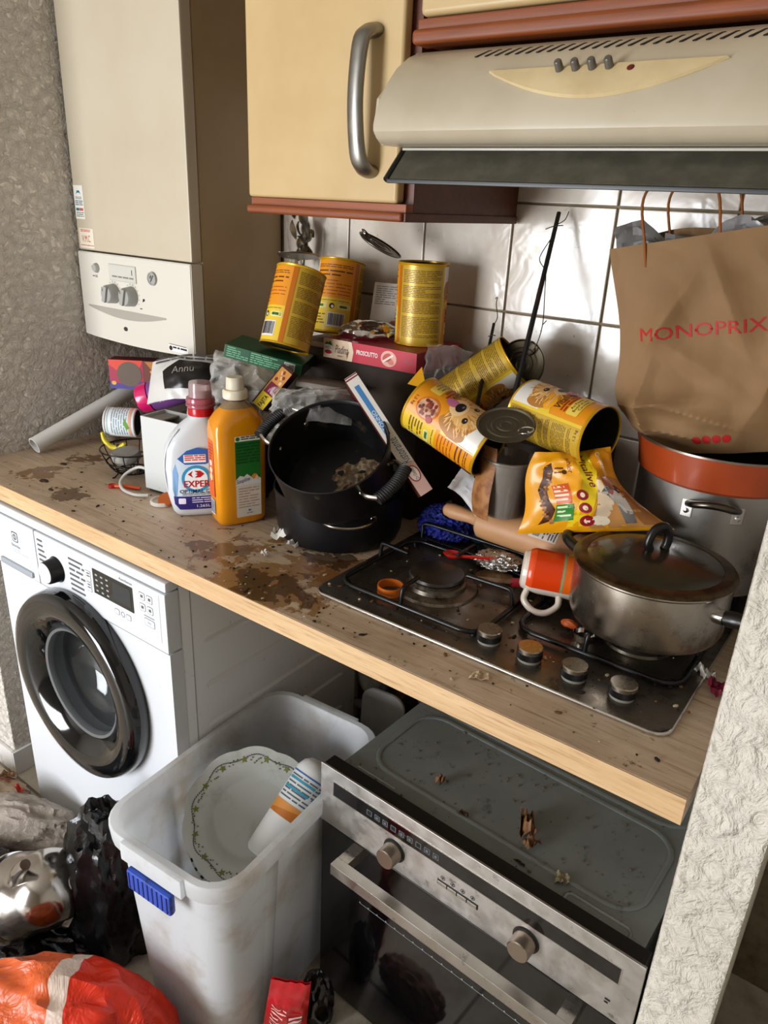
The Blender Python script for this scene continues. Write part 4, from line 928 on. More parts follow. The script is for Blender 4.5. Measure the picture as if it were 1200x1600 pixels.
def can(label, base, axis, xs, lid=None, flip=False, toward=None):
    f = facing(base, axis, xs, flip, toward)
    if lid and len(lid) == 4:   # lid bent free: centre, normal and ring side in world space
        B = basis(axis, f); mw = B.to_4x4(); mw.translation = base; z = Vector(lid[1]).normalized(); y = Vector(lid[2]); y = (y-z*y.dot(z)).normalized(); x = y.cross(z)
        ml = Matrix((x, y, z)).transposed().to_4x4(); ml.translation = lid[0]; lid = (0, 0, 0, mw.inverted() @ ml)
    elif lid:   # hinge direction given in world space
        B = basis(axis, f); q = B.inverted() @ Vector(lid[0]); lid = (math.atan2(q.y, q.x),)+tuple(lid[1:])
    return make_can(label, base, axis, f, lid, flip)
IL = Vector((-.81, -.58, 0)); IR = -IL; TOC = Vector((.62, -.72, .3))
can('tilted yellow dog food can showing a barcode, above the green carton', (1.368, .352, 1.2240), (-.006, .058, .142), -.045)
can('yellow dog food can leaning back behind, its lid folded left', (1.334, .545, 1.2275), (-.008, .036, .150), -.092, (IL, math.radians(186), .002))
can('upright gold dog food can with tilted lid standing on the red carton', (1.566, .535, 1.2418), (0, .004, 1), -.004, (IL+Vector((0, .3, 0)), math.radians(152), .002))
can('dog food can showing a golden dog, open end tipped down right', (1.716, .322, 1.183), (.145, .000, -.053), .112, ((1.893, .304, 1.183), (.14, -.34, .93), (.95, .1, -.25), 1), toward=(.30, -.60, .72))
can('dog food can lying back against the tiles, mouth up with lid open', (1.692, .452, 1.150), (.111, .042, .098), .030, ((1.803, .520, 1.236), (.05, -.93, .25), (.4, .2, .9), 1))
can('dog food can lying on its side with black open mouth facing right', (1.876, .410, 1.188), (.148, -.042, -.010), .040, None, True)

# ------------------------------------------------------------------ the cartons underneath and the thin boxes
tag(place(box('dark_carton', (0, .385, 0, .180, 0, .302), KDARK, None, bevel=.003), (1.250, .442, .9005), 0), 'dark carton under the pile, carrying the standing cans', 'carton')
tag(place(box('cardboard_carton', (0, .14, 0, .135, 0, .155), KDARK, None, bevel=.003), (1.835, .478, .9495), .03), 'dark cardboard carton wedged behind the lying cans', 'carton')
tag(place(box('flat_carton', (0, .115, 0, .105, 0, .0115), KRAFT, None, bevel=.001), (1.268, .500, 1.2030), .03), 'thin brown carton under the back leaning can', 'carton')
def cam_box(name, label, o, ux, uy, dims, mat, cat='carton', bevel=.001):
    """box with its front-left-bottom corner at o, x along ux, z along uy"""
    x = Vector(ux).normalized(); z = Vector(uy); z = (z-x*z.dot(x)).normalized(); y = z.cross(x)
    t = thing(name, label, cat, o, Matrix((x, y, z)).transposed()); box('card', (0, dims[0], 0, dims[1], 0, dims[2]), mat, t, bevel=bevel); return t
FR = onplane((0, -.0001, 0), (1, 0, 0), (0, 0, 1))
RED = M('carton_red', '#8e1226', .4)
t = cam_box('flatbread_carton', 'long red and beige flatbread carton under the upright gold can', (1.402, .432, 1.2030), (1, .005, .0), (0, 0, 1), (.229, .165, .0385), RED)
p = Print(51); p.rect(.0, .076, 0, .04, flat('#cdb193'), 0).rect(.076, .245, 0, .04, flat('#b3142f'), 0)
p.poly([(.003, .006), (.024, .006), (.026, .024), (.019, .034), (.012, .031), (.005, .027)], flat('#e6e0d2'), 1).poly([(.003, .027), (.010, .034), (.014, .031), (.019, .036), (.027, .026), (.014, .028)], flat('#1f5a2d'), 2).rect(.004, .025, .017, .026, flat('#eee8dc'), 3).text('FINIZZA', .0145, .0215, flat('#5a1418'), w=.018, h=.006, layer=4).ell(.0145, .012, .010, .0045, flat('#b3202a'), 3)
p.text('Piadina', .051, .021, INK, w=.036, h=.017, layer=2, shear=.35).micro(.040, .056, .004, .008, .004, BRN).ell(.071, .010, .006, .009, flat('#8a5a34'), 1).poly([(.066, .0), (.080, .0), (.084, .02), (.078, .04), (.069, .04), (.073, .02)], flat('#d8c3a6'), 2)
p.text('PROSCIUTTO', .120, .022, flat('#ecdcd6'), w=.056, h=.0095, layer=2, bold=.02)
p.ell(.176, .020, .020, .016, flat('#d8a08f'), 1).ell(.172, .022, .012, .008, flat('#b3453f'), 2, rot=.5).ell(.181, .015, .009, .006, flat('#c46a5e'), 2, rot=-.4).poly([(.160, .014), (.186, .030), (.189, .027), (.163, .011)], flat('#ecd0c0'), 3)
p.text('PRO', .225, .020, flat('#9c4a50'), w=.02, h=.008)
p.build('front_print', t, lambda x, y, d: Vector((x*.934, -.0001-d, y*.96)))
Print(50).ell(.04, .020, .012, .013, flat('#6a1a1e'), 0).text('PROSCIUTTO', .11, .02, flat('#9c4a50'), w=.07, h=.010).build('side_print', t, onplane((.2291, 0, 0), (0, 1, 0), (0, 0, 1)))
GRN = M('carton_green', '#174f30', .45)
t = cam_box('green_carton', 'long flat green carton under the leaning yellow can', (1.285, .266, 1.206), (.128, .072, -.030), (-.1, -.05, 1), (.158, .115, .026), GRN)
Print(52).micro(.006, .050, .004, .023, .0042, flat('#6fae86'), 0, .4).micro(.054, .115, .004, .023, .0042, flat('#6fae86'), 0, .4).barcode(.122, .144, .003, .023, flat('#d4cec6'), flat('#4b4650')).rect(.0515, .0525, .0, .026, flat('#0d331d'), 0).build('front_print', t, FR)
Print(53).poly([(.004, .004), (.1, .004), (.1, .022), (.004, .022)], flat('#1b1f1c'), 0).build('end_print', t, onplane((.1581, 0, 0), (0, 1, 0), (0, 0, 1)))
t = cam_box('fajita_carton', 'small yellow fajita seasoning carton tipped up beside the softener cap', (1.408, .250, 1.124), (.034, .052, .072), (-.785, -.289, .536), (.094, .050, .027), M('carton_brown', '#3d160d', .45))
p = Print(54).rect(0, .054, 0, .024, flat('#dcc019'), 0).rect(.030, .054, .001, .023, flat('#7a1238'), 1).rect(.054, .088, 0, .024, flat('#c98a4a'), 0).text('FAJITA', .015, .010, INK, w=.024, h=.011, layer=2, bold=.02)
for i in range(9): p.ell(.060+.003*i, .006+.0017*((i*7) % 9), .004, .003, (flat('#e3c08a'), flat('#8a2f14'), flat('#d9922b'))[i % 3], 1, n=8)
p.micro(.034, .050, .006, .016, .005, flat('#c08aa0'), 2); p.build('front_print', t, FR)
# thin white-edged carton leaning between the pot and the cans
t = cam_box('pizza_carton', 'thin white-edged pizza carton with blue lettering leaning against the pots', (1.769, .299, 1.045), (-.158, -.020, .178), (-.515, -.651, -.554), (.243, .110, .024), M('carton_maroon', '#4f1712', .5, var=('#6a3a1e', 20, .4, .7)))
p = Print(55); W_ = flat('#d6cfc6'); p.rect(0, .243, 0, .024, W_, 0).rect(0, .060, 0, .024, flat('#c9a49a'), 1).rect(.236, .2385, 0, .024, flat('#7a1f2a'), 1).rect(.2405, .2425, 0, .024, flat('#7a1f2a'), 1)
p.rect(.120, .222, .008, .017, flat('#3d78b0'), 1).text('TONNO', .150, .0125, flat('#d6dde4'), w=.040, h=.007, layer=2).text('Ristorante', .086, .012, flat('#44617f'), w=.052, h=.016, layer=2, shear=.3)
p.ell(.040, .012, .0155, .0105, flat('#8d1a26'), 2).ell(.040, .012, .0135, .0085, flat('#ddd3cb'), 3).text('Dr.Oetker', .040, .0115, flat('#5a1220'), w=.023, h=.006, layer=4)
p.build('edge_print', t, onplane((0, -.0001, 0), (1, 0, 0), (0, 0, 1)))
p = Print(56).micro(.01, .12, .02, .10, .012, flat('#8a4a34'), 0, .3).ell(.19, .05, .03, .04, flat('#7a1d1a'), 0).text('Ristorante', .13, .06, INK, w=.12, h=.028, layer=1, shear=.3); p.build('face_print', t, lambda x, y, d: Vector((x, y, -.0001-d)))
p = Print(57).micro(.01, .12, .02, .10, .012, flat('#8a4a34'), 0, .3).ell(.19, .05, .03, .04, flat('#7a1d1a'), 0).text('Ristorante', .13, .06, INK, w=.12, h=.028, layer=1, shear=.3); p.build('back_print', t, onplane((0, 0, .0241), (1, 0, 0), (0, 1, 0)))

# trays, blister card, foil and cellophane in the heap
t = cam_box('food_tray', 'flat grey food tray with pale rim lying below the red carton', (1.428, .318, 1.163), (.15, .10, -.02), (.0, .1, 1), (.13, .09, .012), M('tray_grey', '#8f8880', .45, var=('#6f6860', 12, .4, .7)), 'tray', .004)
t = cam_box('food_tray', 'thin dark tray lying behind the tilted saucepan', (1.418, .308, 1.138), (.16, .09, .03), (.0, .1, 1), (.13, .08, .010), M('tray_dark', '#4c443c', .5), 'tray', .003)
t = cam_box('blister_card', 'white cardboard hang card with slot leaning behind the gold can', (1.420, .555, 1.2425), (.92, .25, .0), (-.05, .30, 1), (.110, .003, .105), M('card_white', '#c9c1b9', .6), 'card')
Print(58).micro(.006, .052, .060, .098, .0045, GREYINK, 0, .4).micro(.056, .1, .02, .065, .006, GREYINK, 0, .4).rect(.064, .094, .078, .084, INK, 1, r=.002).poly([(.03, .005), (.11, .005), (.11, .02), (.05, .028)], flat('#a34a1e'), 1).rect(.03, .108, .001, .008, flat('#ddd5cd'), 2).build('front_print', t, FR)
FOILM = M('silver_film', '#c7c4bf', .16, 1.0, bump=(22, .6, .004)); CELLO = bpy.data.materials.new('cellophane'); _t = NT(CELLO); _t.set(**{'Base Color': lin('#e6e2dc'), 'Roughness': .10, 'Specular IOR Level': .8}); _t.bump(_t.noise(34, 4, .6, dist=.5), .9, .006)
_tp = _t.n('ShaderNodeBsdfTransparent'); _mx = _t.n('ShaderNodeMixShader'); _lw = _t.n('ShaderNodeLayerWeight'); _lw.inputs[0].default_value = .35
_t.link(_t.ramp(_lw.outputs['Facing'], 0, 1, .06, .55), _mx.inputs[0]); _t.link(_tp.outputs[0], _mx.inputs[1]); _t.link(_t.b.outputs[0], _mx.inputs[2]); _t.link(_mx.outputs[0], _t.out.inputs[0]); MATS['cellophane'] = CELLO
def film(name, label, loc, rot, size, amp, seed, cat='wrapper', mat=CELLO, freq=3.0, n=30):
    def f(u, v):
        e = math.sin(PI*u)*math.sin(PI*v)
        return Vector(((u-.5)*size[0]+.012*noise.noise(Vector((u*4, v*4, seed))), (v-.5)*size[1]+.012*noise.noise(Vector((u*4, v*4, seed+9))), size[2]*e**.6+amp*ridge((u*freq, v*freq, seed), 3)*(.35+.65*e**.5)))
    o = surf(name, f, n, n, mat, None, .0005, angle=28); place(o, loc, rot); return tag(o, label, cat)
o = crumple('foil_packet', (.052, .028, .020), FOILM, None, .14, 1.5, 5.2, 4, floor=-.012, oct=2); place(o, (1.470, .490, 1.256), (.15, -.05, .6)); tag(o, 'silver foil packet lying between the back cans', 'packet')
film('cellophane_wrap', 'crumpled clear cellophane below the green carton', (1.290, .338, 1.150), (.75, .1, .62), (.17, .11, .035), .014, 9.1)
film('clear_tray_wrap', 'shiny clear film behind the tilted saucepan rim', (1.508, .278, 1.148), (.7, 0, .62), (.15, .07, .02), .010, 3.3)
film('bubble_pouch', 'small clear wrapper under the fajita carton', (1.420, .288, 1.088), (1.0, .1, .62), (.10, .09, .02), .010, 6.6)
film('clear_wrap', 'clear red-tinged wrap hanging off the right end of the red carton', (1.672, .475, 1.212), (1.25, .1, .62), (.085, .085, .006), .004, 4.2, 'wrapper', CELLO)
tag(place(prism('yellow_flap', [(-.018, 0), (.016, -.004), (.002, .034)], -.0006, .0006, flat('#d99a12', .4), None, m=Matrix.Rotation(PI/2, 4, 'X')), (1.690, .352, 1.205), (.1, .1, .62)), 'small pointed yellow paper flap sticking up behind the dog-picture can', 'paper')
# black and white coffee pouch
def pouch(u, v):
    x = -.09+.18*u; y = -.05+.10*v; z = .014*math.sin(PI*u)**.6*math.sin(PI*v)+.006*ridge((u*2.6, v*2.2, 3), 2)*math.sin(PI*u)-.10*(u-.55)**2
    return Vector((x, y, z))
Bq = Matrix((Vector((.80, .55, .06)).normalized(), Vector((-.30, .30, .90)).normalized(), Vector((0, 0, 1)))).transposed()
xq = Vector((.80, .56, .02)).normalized(); zq = Vector((.45, -.62, .62)); zq = (zq-xq*zq.dot(xq)).normalized(); yq = zq.cross(xq)
t = thing('coffee_pouch', 'crumpled white and black food pouch lying under the boiler edge', 'pouch', (1.145, .292, 1.136), Matrix((xq, yq, zq)).transposed())
surf('film', pouch, 26, 18, M('pouch_white', '#cbc8c4', .3, bump=(30, .3, .003)), t, .003)
def pouchF(x, y, d):
    q = pouch((x+.09)/.18, (y+.05)/.10); return q+Vector((0, 0, .0036+d))
p = Print(60).poly([(-.045, -.030), (.055, -.034), (.075, .030), (-.020, .036), (-.055, .012)], flat('#141010', .3), 0).text('Annu', -.008, .012, flat('#8f8884', .4), w=.048, h=.018, rot=.08, layer=1).poly([(.03, -.03), (.06, -.03), (.062, -.01), (.045, -.014)], flat('#5a1014', .3), 1)
p.micro(-.08, .08, .038, .052, .008, flat('#4a4644'), 0, .6).build('print', t, pouchF, .005, .005)
film('plastic_sheet', 'clear crumpled plastic bag beside the coffee pouch', (1.262, .292, 1.092), (.9, .1, .62), (.16, .09, .03), .014, 2.7, 'bag')
# what fills the heap below: dark crumpled bags
DARKB = M('dark_bag', '#0d0c0b', .45, bump=(20, .4, .004))
for i, (loc, sz, lab) in enumerate((((1.12, .37, .975), (.10, .065, .075), 'dark crumpled bag behind the small white box'), ((1.30, .315, .97), (.065, .045, .07), 'dark crumpled bag behind the orange softener bottle'), ((1.762, .505, 1.02), (.045, .032, .075), 'dark crumpled bag below the can leaning on the tiles'))):
    o = crumple('rubbish_bag', sz, DARKB, None, .10, 1.6, 4.+i*1.7, 4, floor=(.950 if loc[0] > 1.69 else .9005)-loc[2]); o.location = loc; tag(o, lab, 'bag')
# dried bunch hanging in a clear sleeve below the cabinet
t = thing('dried_bunch', 'dried brown leaves in a clear sleeve hanging below the cabinet', 'dried plant', (1.205, .585, 1.36))
LEAF = M('dried_leaf', '#5a4826', .7, var=('#2e2412', 30, .4, .65)); rr = random.Random(8)
for i in range(26):
    a = rr.uniform(0, 2*PI); z = rr.uniform(-.01, .11); L = rr.uniform(.014, .026)
    def lf(u, v, L=L, k=rr.uniform(-.5, .5)): w_ = .008*math.sin(PI*min(u*1.02, 1))**.8+.0008; return Vector(((v-.5)*2*w_, .004*math.sin(3*u+k)+abs(v-.5)*.006, L*(u-.5)*1.6))
    o = surf('leaf', lf, 8, 4, LEAF, t, .0008); o.location = (rr.uniform(-.014, .014), rr.uniform(-.016, .02), z); o.rotation_euler = (rr.uniform(-.6, .6), rr.uniform(-.5, .5), a)
tube('stem', [(0, 0, -.02), (.003, .004, .04), (-.002, .002, .12)], .0025, M('dry_stem', '#5b4a2a', .7), t, seg=6, smooth=4)
def sleeve(u, v): a = 2*PI*u; r_ = .028+.012*v+.003*ridge((math.cos(a)*2, math.sin(a)*2, v*2), 2); return Vector((r_*math.cos(a)*1.25, .02+r_*.75*math.sin(a)-.01, -.03+.145*v))
surf('sleeve', sleeve, 28, 10, M('clear_sleeve', '#ffffff', .08, trans=1., ior=1.08, alpha=.35), t, .0006, wrap=True)
# plant stakes with dried tendrils
STK = M('stake_black', '#131110', .5, var=('#3a2014', 12, .55, .75))
def stake(label, a, b_, r, curls):
    t = thing('plant_stake', label, 'stake', a); d = Vector(b_)-Vector(a)
    tube('rod', [(0, 0, 0), d*.5, d], [r*1.25, r*1.1, r*.9], STK, t, seg=10)
    for pts in curls: tube('tendril', [d*q[0]+Vector(q[1:]) for q in pts], .0009, M('tendril_brown', '#2a1c12', .7), t, seg=5, smooth=4)
    return t
stake('tall black plant stake with dried tendrils leaning on the tiles', (1.846, .393, 1.118), (1.803, .603, 1.497), .0042,
      [[(.36, .0, 0, 0), (.42, .018, -.004, 0), (.52, .022, -.004, .0), (.65, .012, -.004, 0), (.74, .003, 0, 0)], [(.76, -.004, 0, 0), (.80, -.016, 0, .0), (.88, -.004, 0, .0)], [(.93, -.018, 0, -.002), (.94, .0, -.006, .0), (.945, .014, 0, 0)], [(.95, .004, 0, 0), (.955, .014, .004, .006), (.975, .018, .004, .012)], [(.52, .022, -.004, .0), (.53, .028, -.004, .004)]])
stake('short black plant stake with a curled tip beside the tall one', (1.795, .378, 1.163), (1.738, .522, 1.302), .0030,
      [[(.985, 0, 0, 0), (1.0, .006, 0, .012), (1.0, .001, 0, .035), (1.0, .002, 0, .047), (1.0, -.002, 0, .044)], [(.85, -.006, 0, 0), (.855, .004, -.003, .003), (.865, .008, 0, .001)], [(.55, -.003, 0, 0), (.46, -.010, 0, 0), (.38, -.008, 0, 0), (.30, .002, 0, 0)]])
# ------------------------------------------------------------------ lidded pan, big pot, orange pan and paper bag
PANS = M('pan_steel', '#aaa399', .24, 1., dirt=('#5a4a38', 14, .58, .78), rvar=(18, .18, .34))
lpn = thing('lidded_pan', 'stainless pan with dark glass lid on the front right burner', 'pan', (2.162, .279, .9487))
lathe('body', [(0, 0), (.098, 0), (.105, .004), (.109, .014), (.1105, .086), (.113, .089), (.113, .091), (.1095, .0905), (.107, .086), (.106, .016), (.10, .006), (0, .004)], PANS, lpn, seg=72)
LID = M('lid_glass', '#241f14', .26, spec=.6, coat=.3, var=('#33301c', 6, .4, .7)); 
lid = lathe('lid', [(.094, .0965), (.085, .1005), (.060, .1085), (.030, .1135), (0, .1145), (0, .1125), (.030, .1115), (.060, .1065), (.085, .0985), (.094, .094)], LID, lpn, seg=72, close=False)
lathe('rim', [(.094, .0935), (.094, .0972), (.104, .0968), (.1115, .0942), (.1135, .0915), (.1115, .0905), (.104, .0915)], M('lid_rim', '#5d4a33', .35, .9, dirt=('#2c2115', 20, .45, .65)), lid, seg=72, close=True)
lathe('knob_plate', [(0, .1145), (.026, .1135), (.027, .1125), (0, .1125)], M('knob_plate', '#3a2a1a', .3, .5), lid, seg=32)
bm = bmesh.new(); bm_tube(bm, smooth_path([(-.012, 0, .1135), (-.016, 0, .125), (-.010, 0, .142), (.004, 0, .148), (.014, 0, .138), (.015, 0, .122), (.012, 0, .1135)], 5), .0065, 12)
k = mesh_obj('lid_knob', bm, M('bakelite', '#120f0d', .3), lid, angle=60); k.rotation_euler = (0, 0, .9)
BAK = M('bakelite', '#120f0d', .3)
ha = math.radians(176)
def side_handle(a, name, out=.052):
    P = [(.112*math.cos(a-.33), .112*math.sin(a-.33), .072), ((.112+out*.8)*math.cos(a-.22), (.112+out*.8)*math.sin(a-.22), .080), ((.112+out)*math.cos(a), (.112+out)*math.sin(a), .083), ((.112+out*.8)*math.cos(a+.22), (.112+out*.8)*math.sin(a+.22), .080), (.112*math.cos(a+.33), .112*math.sin(a+.33), .072)]
    return tube(name, P, .0085, BAK, lpn, seg=12, smooth=6)
side_handle(math.radians(158), 'handle', .040)
fe = tube('handle_ferrule', [(.108*math.cos(-.38), .108*math.sin(-.38), .062), (.124*math.cos(-.38), .124*math.sin(-.38), .064)], .0105, CHROME, lpn, seg=16)
tube('handle', [(.123*math.cos(-.38), .123*math.sin(-.38), .064), (.136*math.cos(-.36), .136*math.sin(-.36), .067), (.155*math.cos(-.34), .155*math.sin(-.34), .070)], [.0105, .0115, .009], BAK, lpn, seg=14, smooth=4)

BIGS = M('stockpot_alu', '#cbc7c0', .48, 1., rvar=(10, .36, .56), dirt=('#6e6656', 9, .55, .75))
bp = thing('stock_pot', 'tall dented aluminium stock pot with wire handle at the back right', 'pot', (2.172, .512, .9487))
lathe('body', [(0, 0), (.106, 0), (.114, .005), (.1165, .02), (.1175, .172), (.119, .175), (.1155, .175), (.1135, .02), (.108, .008), (0, .006)], BIGS, bp, seg=72)
for a in (-1.32, -1.32+PI*.65):
    P = arc_handle(.1165, a, .62, .150, .024, -.012); hh = tube('handle', P, .0056, M('handle_dark', '#5f5a52', .3, 1.), bp, seg=10, smooth=5)
    for q in (P[0], P[-1]):
        bm = bmesh.new(); bm_box(bm, -.009, .009, -.014, .014, -.001, .0022, bevel=.002, mat=Matrix.Translation((q[0], q[1], q[2]-.008)) @ basis((q[0], q[1], 0), (-q[1], q[0], 0)).to_4x4()); mesh_obj('lug', bm, BIGS, hh, wn=True)
        lathe('rivet', [(0, .005), (.0035, .004), (.0045, 0), (0, 0)], CHROME, hh, seg=12, m=Matrix.Translation((q[0]*1.01, q[1]*1.01, q[2]-.011)) @ basis((q[0], q[1], 0)).to_4x4())
fp = thing('frying_pan', 'orange-red frying pan sitting on top of the stock pot', 'pan', (2.178, .500, 1.1239), (0, 0, 0))
ORG = M('pan_orange', '#9c3d14', .32, coat=.2, var=('#86330f', 8, .4, .7))
lathe('body', [(0, 0), (.116, 0), (.124, .006), (.130, .052), (.1305, .055), (.1285, .0555), (.126, .052), (.120, .010), (0, .006)], ORG, fp, seg=72)
lathe('rim', [(.1290, .0545), (.1312, .0545), (.1312, .0575), (.1288, .0575)], M('pan_rim', '#8d857c', .3, .9), fp, seg=72, close=True)
lathe('lining', [(0, .0068), (.119, .0108), (.1252, .052), (.1248, .053), (.118, .0125), (0, .0082)], M('pan_lining', '#1c1a18', .35), fp, seg=64)

KB = M('kraft_bag', '#8a6a46', .75, var=('#7b5c3a', 5, .4, .7), bump=(35, .15, .002))
tilt = Matrix.Rotation(math.radians(-12), 3, 'Y'); bagR = Matrix.Rotation(math.radians(7), 3, 'Z') @ tilt
pbg = thing('paper_bag', 'brown paper carrier bag with red lettering standing in the orange pan', 'paper bag', (2.043, .432, 1.140), bagR)
BWd, BD, BH = .268, .110, .318
def crease(x, z):
    s = 0
    for (cx, cz, dx, dz, w_, a_) in ((.075, .21, .6, .8, .03, .010), (.16, .22, -.3, .9, .035, .009), (.05, .085, 1, .05, .02, .012), (.02, .05, .3, 1, .02, .012), (.12, .06, 1, -.35, .02, .010), (.22, .12, .4, .9, .03, .010), (.25, .20, -.5, .8, .03, .008), (.10, .15, .8, -.6, .03, .006), (.06, .035, .9, -.2, .016, .010)):
        l = math.hypot(dx, dz); u = ((x-cx)*dx+(z-cz)*dz)/l; v = ((x-cx)*-dz+(z-cz)*dx)/l
        s += 2.3*a_*math.exp(-abs(v)/(w_*.7))*math.exp(-(u/.075)**2)*(1-math.exp(-(v/.006)**2)*.12)
    return s
def bag_front(x, z):
    """x from 0 to BWd along the front, z up"""
    k = min(1, max(0, z/BH)); y = -.012*math.sin(PI*min(1, x/BWd))*(1-k)-crease(x, z)+.005*ridge((x*9, z*9, 4), 2)*(1-.5*k)+.012*(1-k)**3*math.cos(x*20)
    dxl = (.018*max(0, 1-abs(z-.07)/.05)-.012*math.exp(-((z-.10)/.03)**2)+.034*max(0, (.045-z))/.045*1.0-.008*math.sin(z*24))*max(0, 1-x/.06)
    x2 = x+dxl*.6; k2 = .70+.30*min(1, max(0, z-.012)/.060); return Vector((BWd*.52+(x2-BWd*.52)*k2, y*(.3+.7*min(1, z/.05))+.006*(1-min(1, z/.05)), z))
def bagS(u, v):
    """closed loop round the bag: front, right side, back, left side"""
    per = 2*(BWd+BD); s = u*per; z = BH*v*(1.0)
    if s < BWd: q = bag_front(s, z); 
    elif s < BWd+BD:
        t = (s-BWd)/BD; a = bag_front(BWd, z); q = Vector((a.x-.010*math.sin(PI*t), a.y*(1-t)+BD*t, z))
    elif s < 2*BWd+BD: t = (s-BWd-BD)/BWd; a = bag_front(BWd*(1-t), z); q = Vector((a.x, BD+.003*ridge((t*4, z*9, 9), 2), z))
    else:
        t = (s-2*BWd-BD)/BD; a = bag_front(0, z); q = Vector((a.x*t+.020*math.sin(PI*t)*(.4+.6*v), BD*(1-t)+a.y*t, z))
    if v > .9 and BWd+BD*.5 < s < 2*BWd+BD: q.z += .016*(v-.9)/.1*(.3+.7*math.sin(q.x*22))
    return q
surf('paper', bagS, 300, 96, KB, pbg, .0012, wrap=True, angle=35)
surf('base', lambda u, v: Vector((.046+(BWd*.66)*u, .008+BD*v*.86, .004+.002*math.sin(u*9))), 10, 5, KB, pbg, .0012)
BR_ = flat('#b01f1c', .6)
bagF = lambda x, y, d: bag_front(x, y)+Vector((0, -.0007-d, 0))
Print(71).text('MONOPRIX', .122, .188, BR_, w=.174, h=.0195, layer=2).build('lettering', pbg, bagF, .004, .004)
p = Print(72)
for i in range(4): p.ell(.105+.0185*i, .0225+.0010*i, .0082, .0068, BR_, 2)
p.build('red_dots', pbg, bagF, .004, .004)
HC = M('twisted_paper', '#8a4f1c', .8)
def bh(x, y0, sgn): return [(x, y0, .285), (x, y0-.001, .318), (x-.002, y0+.003, .372), (x+.012*sgn, y0+.006, .396), (x+.045, y0+.008, .402), (x+.080, y0+.006, .396), (x+.100, y0+.003, .372), (x+.102, y0, .318), (x+.102, y0, .285)]
for k_, (xx, yy) in enumerate(((.046, .002), (.064, BD-.004))): tube('handle', bh(xx, yy, 1), .0021, HC, pbg, seg=8, smooth=4)
def inner(u, v):
    x = -.004+.22*u; z = .286+.060*v*(.55+.45*math.sin(u*9+.6))*(1.15-.5*u)
    return Vector((x-.006*v*(1-u), .030+.030*math.sin(u*5)+.02*v+.012*ridge((u*5, v*3, 1), 2), z+.006*ridge((u*6, v*4, 8), 2)))
o = surf('plastic_liner', inner, 30, 10, M('grey_liner', '#8d8b8a', .25, bump=(25, .4, .003)), pbg, .001, angle=25); 
def inner2(u, v):
    x = .06+.19*u; z = .296+.030*v*(.6+.4*math.sin(u*7+2)); return Vector((x, .055+.02*math.sin(u*6)+.02*v+.010*ridge((u*5, v*3, 5), 2), z+.004*ridge((u*6, v*4, 3), 2)+.010*u))
surf('plastic_liner', inner2, 26, 8, MATS['grey_liner'], pbg, .001, angle=25)

# ------------------------------------------------------------------ yellow dog food sack
def quad(u, v):
    TL, TR, BL, BR = Vector((1.938, .325, 1.144)), Vector((2.038, .380, 1.163)), Vector((1.937, .296, 1.012)), Vector((2.160, .368, 1.062))
    q = (BL.lerp(BR, u)).lerp(TL.lerp(TR, u), v)+Vector((-.026, -.012, -.004))*math.sin(PI*v)*u**3+Vector((.006, 0, 0))*math.sin(2*PI*v)*(1-u)**2+Vector((0, 0, -.005))*math.sin(PI*u)*v**3; nn = Vector((.45, -.75, .45)).normalized()
    return q+nn*(.026*math.sin(PI*u)**.7*math.sin(PI*v)**.7+.011*ridge((u*2.4, v*2.4, 7), 2)*(.25+math.sin(PI*u)*.75)-.004*math.cos(v*9)*math.sin(PI*u)), nn
t = thing('dog_food_sack', 'crumpled yellow dog food sack with puppy picture behind the lidded pan', 'sack', (1.95, .30, 1.03))
off = Vector((1.95, .30, 1.03))
def sackF(u, v): return quad(u, v)[0]-off
surf('film', sackF, 34, 34, M('sack_yellow', '#dc960b', .35, coat=.15, bump=(14, .2, .003)), t, .0016, angle=50)
def sackb(u, v): a, nn = quad(u, v); return a-off-nn*(.0025+.030*math.sin(PI*u)**.6*math.sin(PI*v)**.6)
surf('back_film', sackb, 20, 20, M('sack_back', '#a86f10', .4), t, .0016)
def sP(x, y, d):
    q, nn = quad(min(max(x, 0), 1), min(max(y, 0), 1)); return q-off+nn*(.0012+d)
p = Print(73); YB_ = flat('#e0c01c', .35); MAR = flat('#6a1220', .4)
p.poly([(.50, .96), (.66, .98), (.70, .70), (.62, .48), (.52, .26), (.42, .06), (.30, .06), (.42, .34), (.50, .60)], YB_, 0)
TAN, TAN2, TAN3 = flat('#b07c44', .4), flat('#d6bfa0', .4), flat('#8a5624', .4)
p.poly([(.66, .62), (.80, .66), (.99, .60), (.99, .03), (.46, .03), (.52, .22), (.62, .46)], TAN, 1).poly([(.66, .60), (.72, .58), (.76, .40), (.66, .20), (.55, .10), (.50, .12), (.56, .30)], TAN2, 2).ell(.55, .12, .07, .06, flat('#e2d2b8', .4), 3).poly([(.88, .50), (.99, .40), (.99, .05), (.84, .06), (.82, .30)], TAN3, 2)
p.poly([(.72, .62), (.80, .66), (.88, .50), (.86, .30), (.80, .08), (.72, .08), (.74, .30), (.70, .40), (.64, .44), (.70, .50)], flat('#cfcac4', .12, .8), 3).ell(.745, .47, .035, .06, flat('#5d5a5c', .3), 4).ell(.75, .44, .02, .03, flat('#9a4a44', .4), 5).ell(.845, .48, .035, .05, flat('#3a4654', .2), 4)  # silvery patch over the puppy: glare on the foil, painted into the print
def vt(s_, x, y, m_, h_, w_, layer, **k_): p.text(s_, x, y, m_, h=h_, w=w_, rot=-PI/2+.12, layer=layer, **k_)
p.poly([(.70, .96), (.90, .97), (.97, .90), (.92, .70), (.84, .62), (.72, .64), (.68, .78)], flat('#d98a10', .35), 3); vt('Compagnon', .80, .80, flat('#efe2c0'), .075, .30, 5)
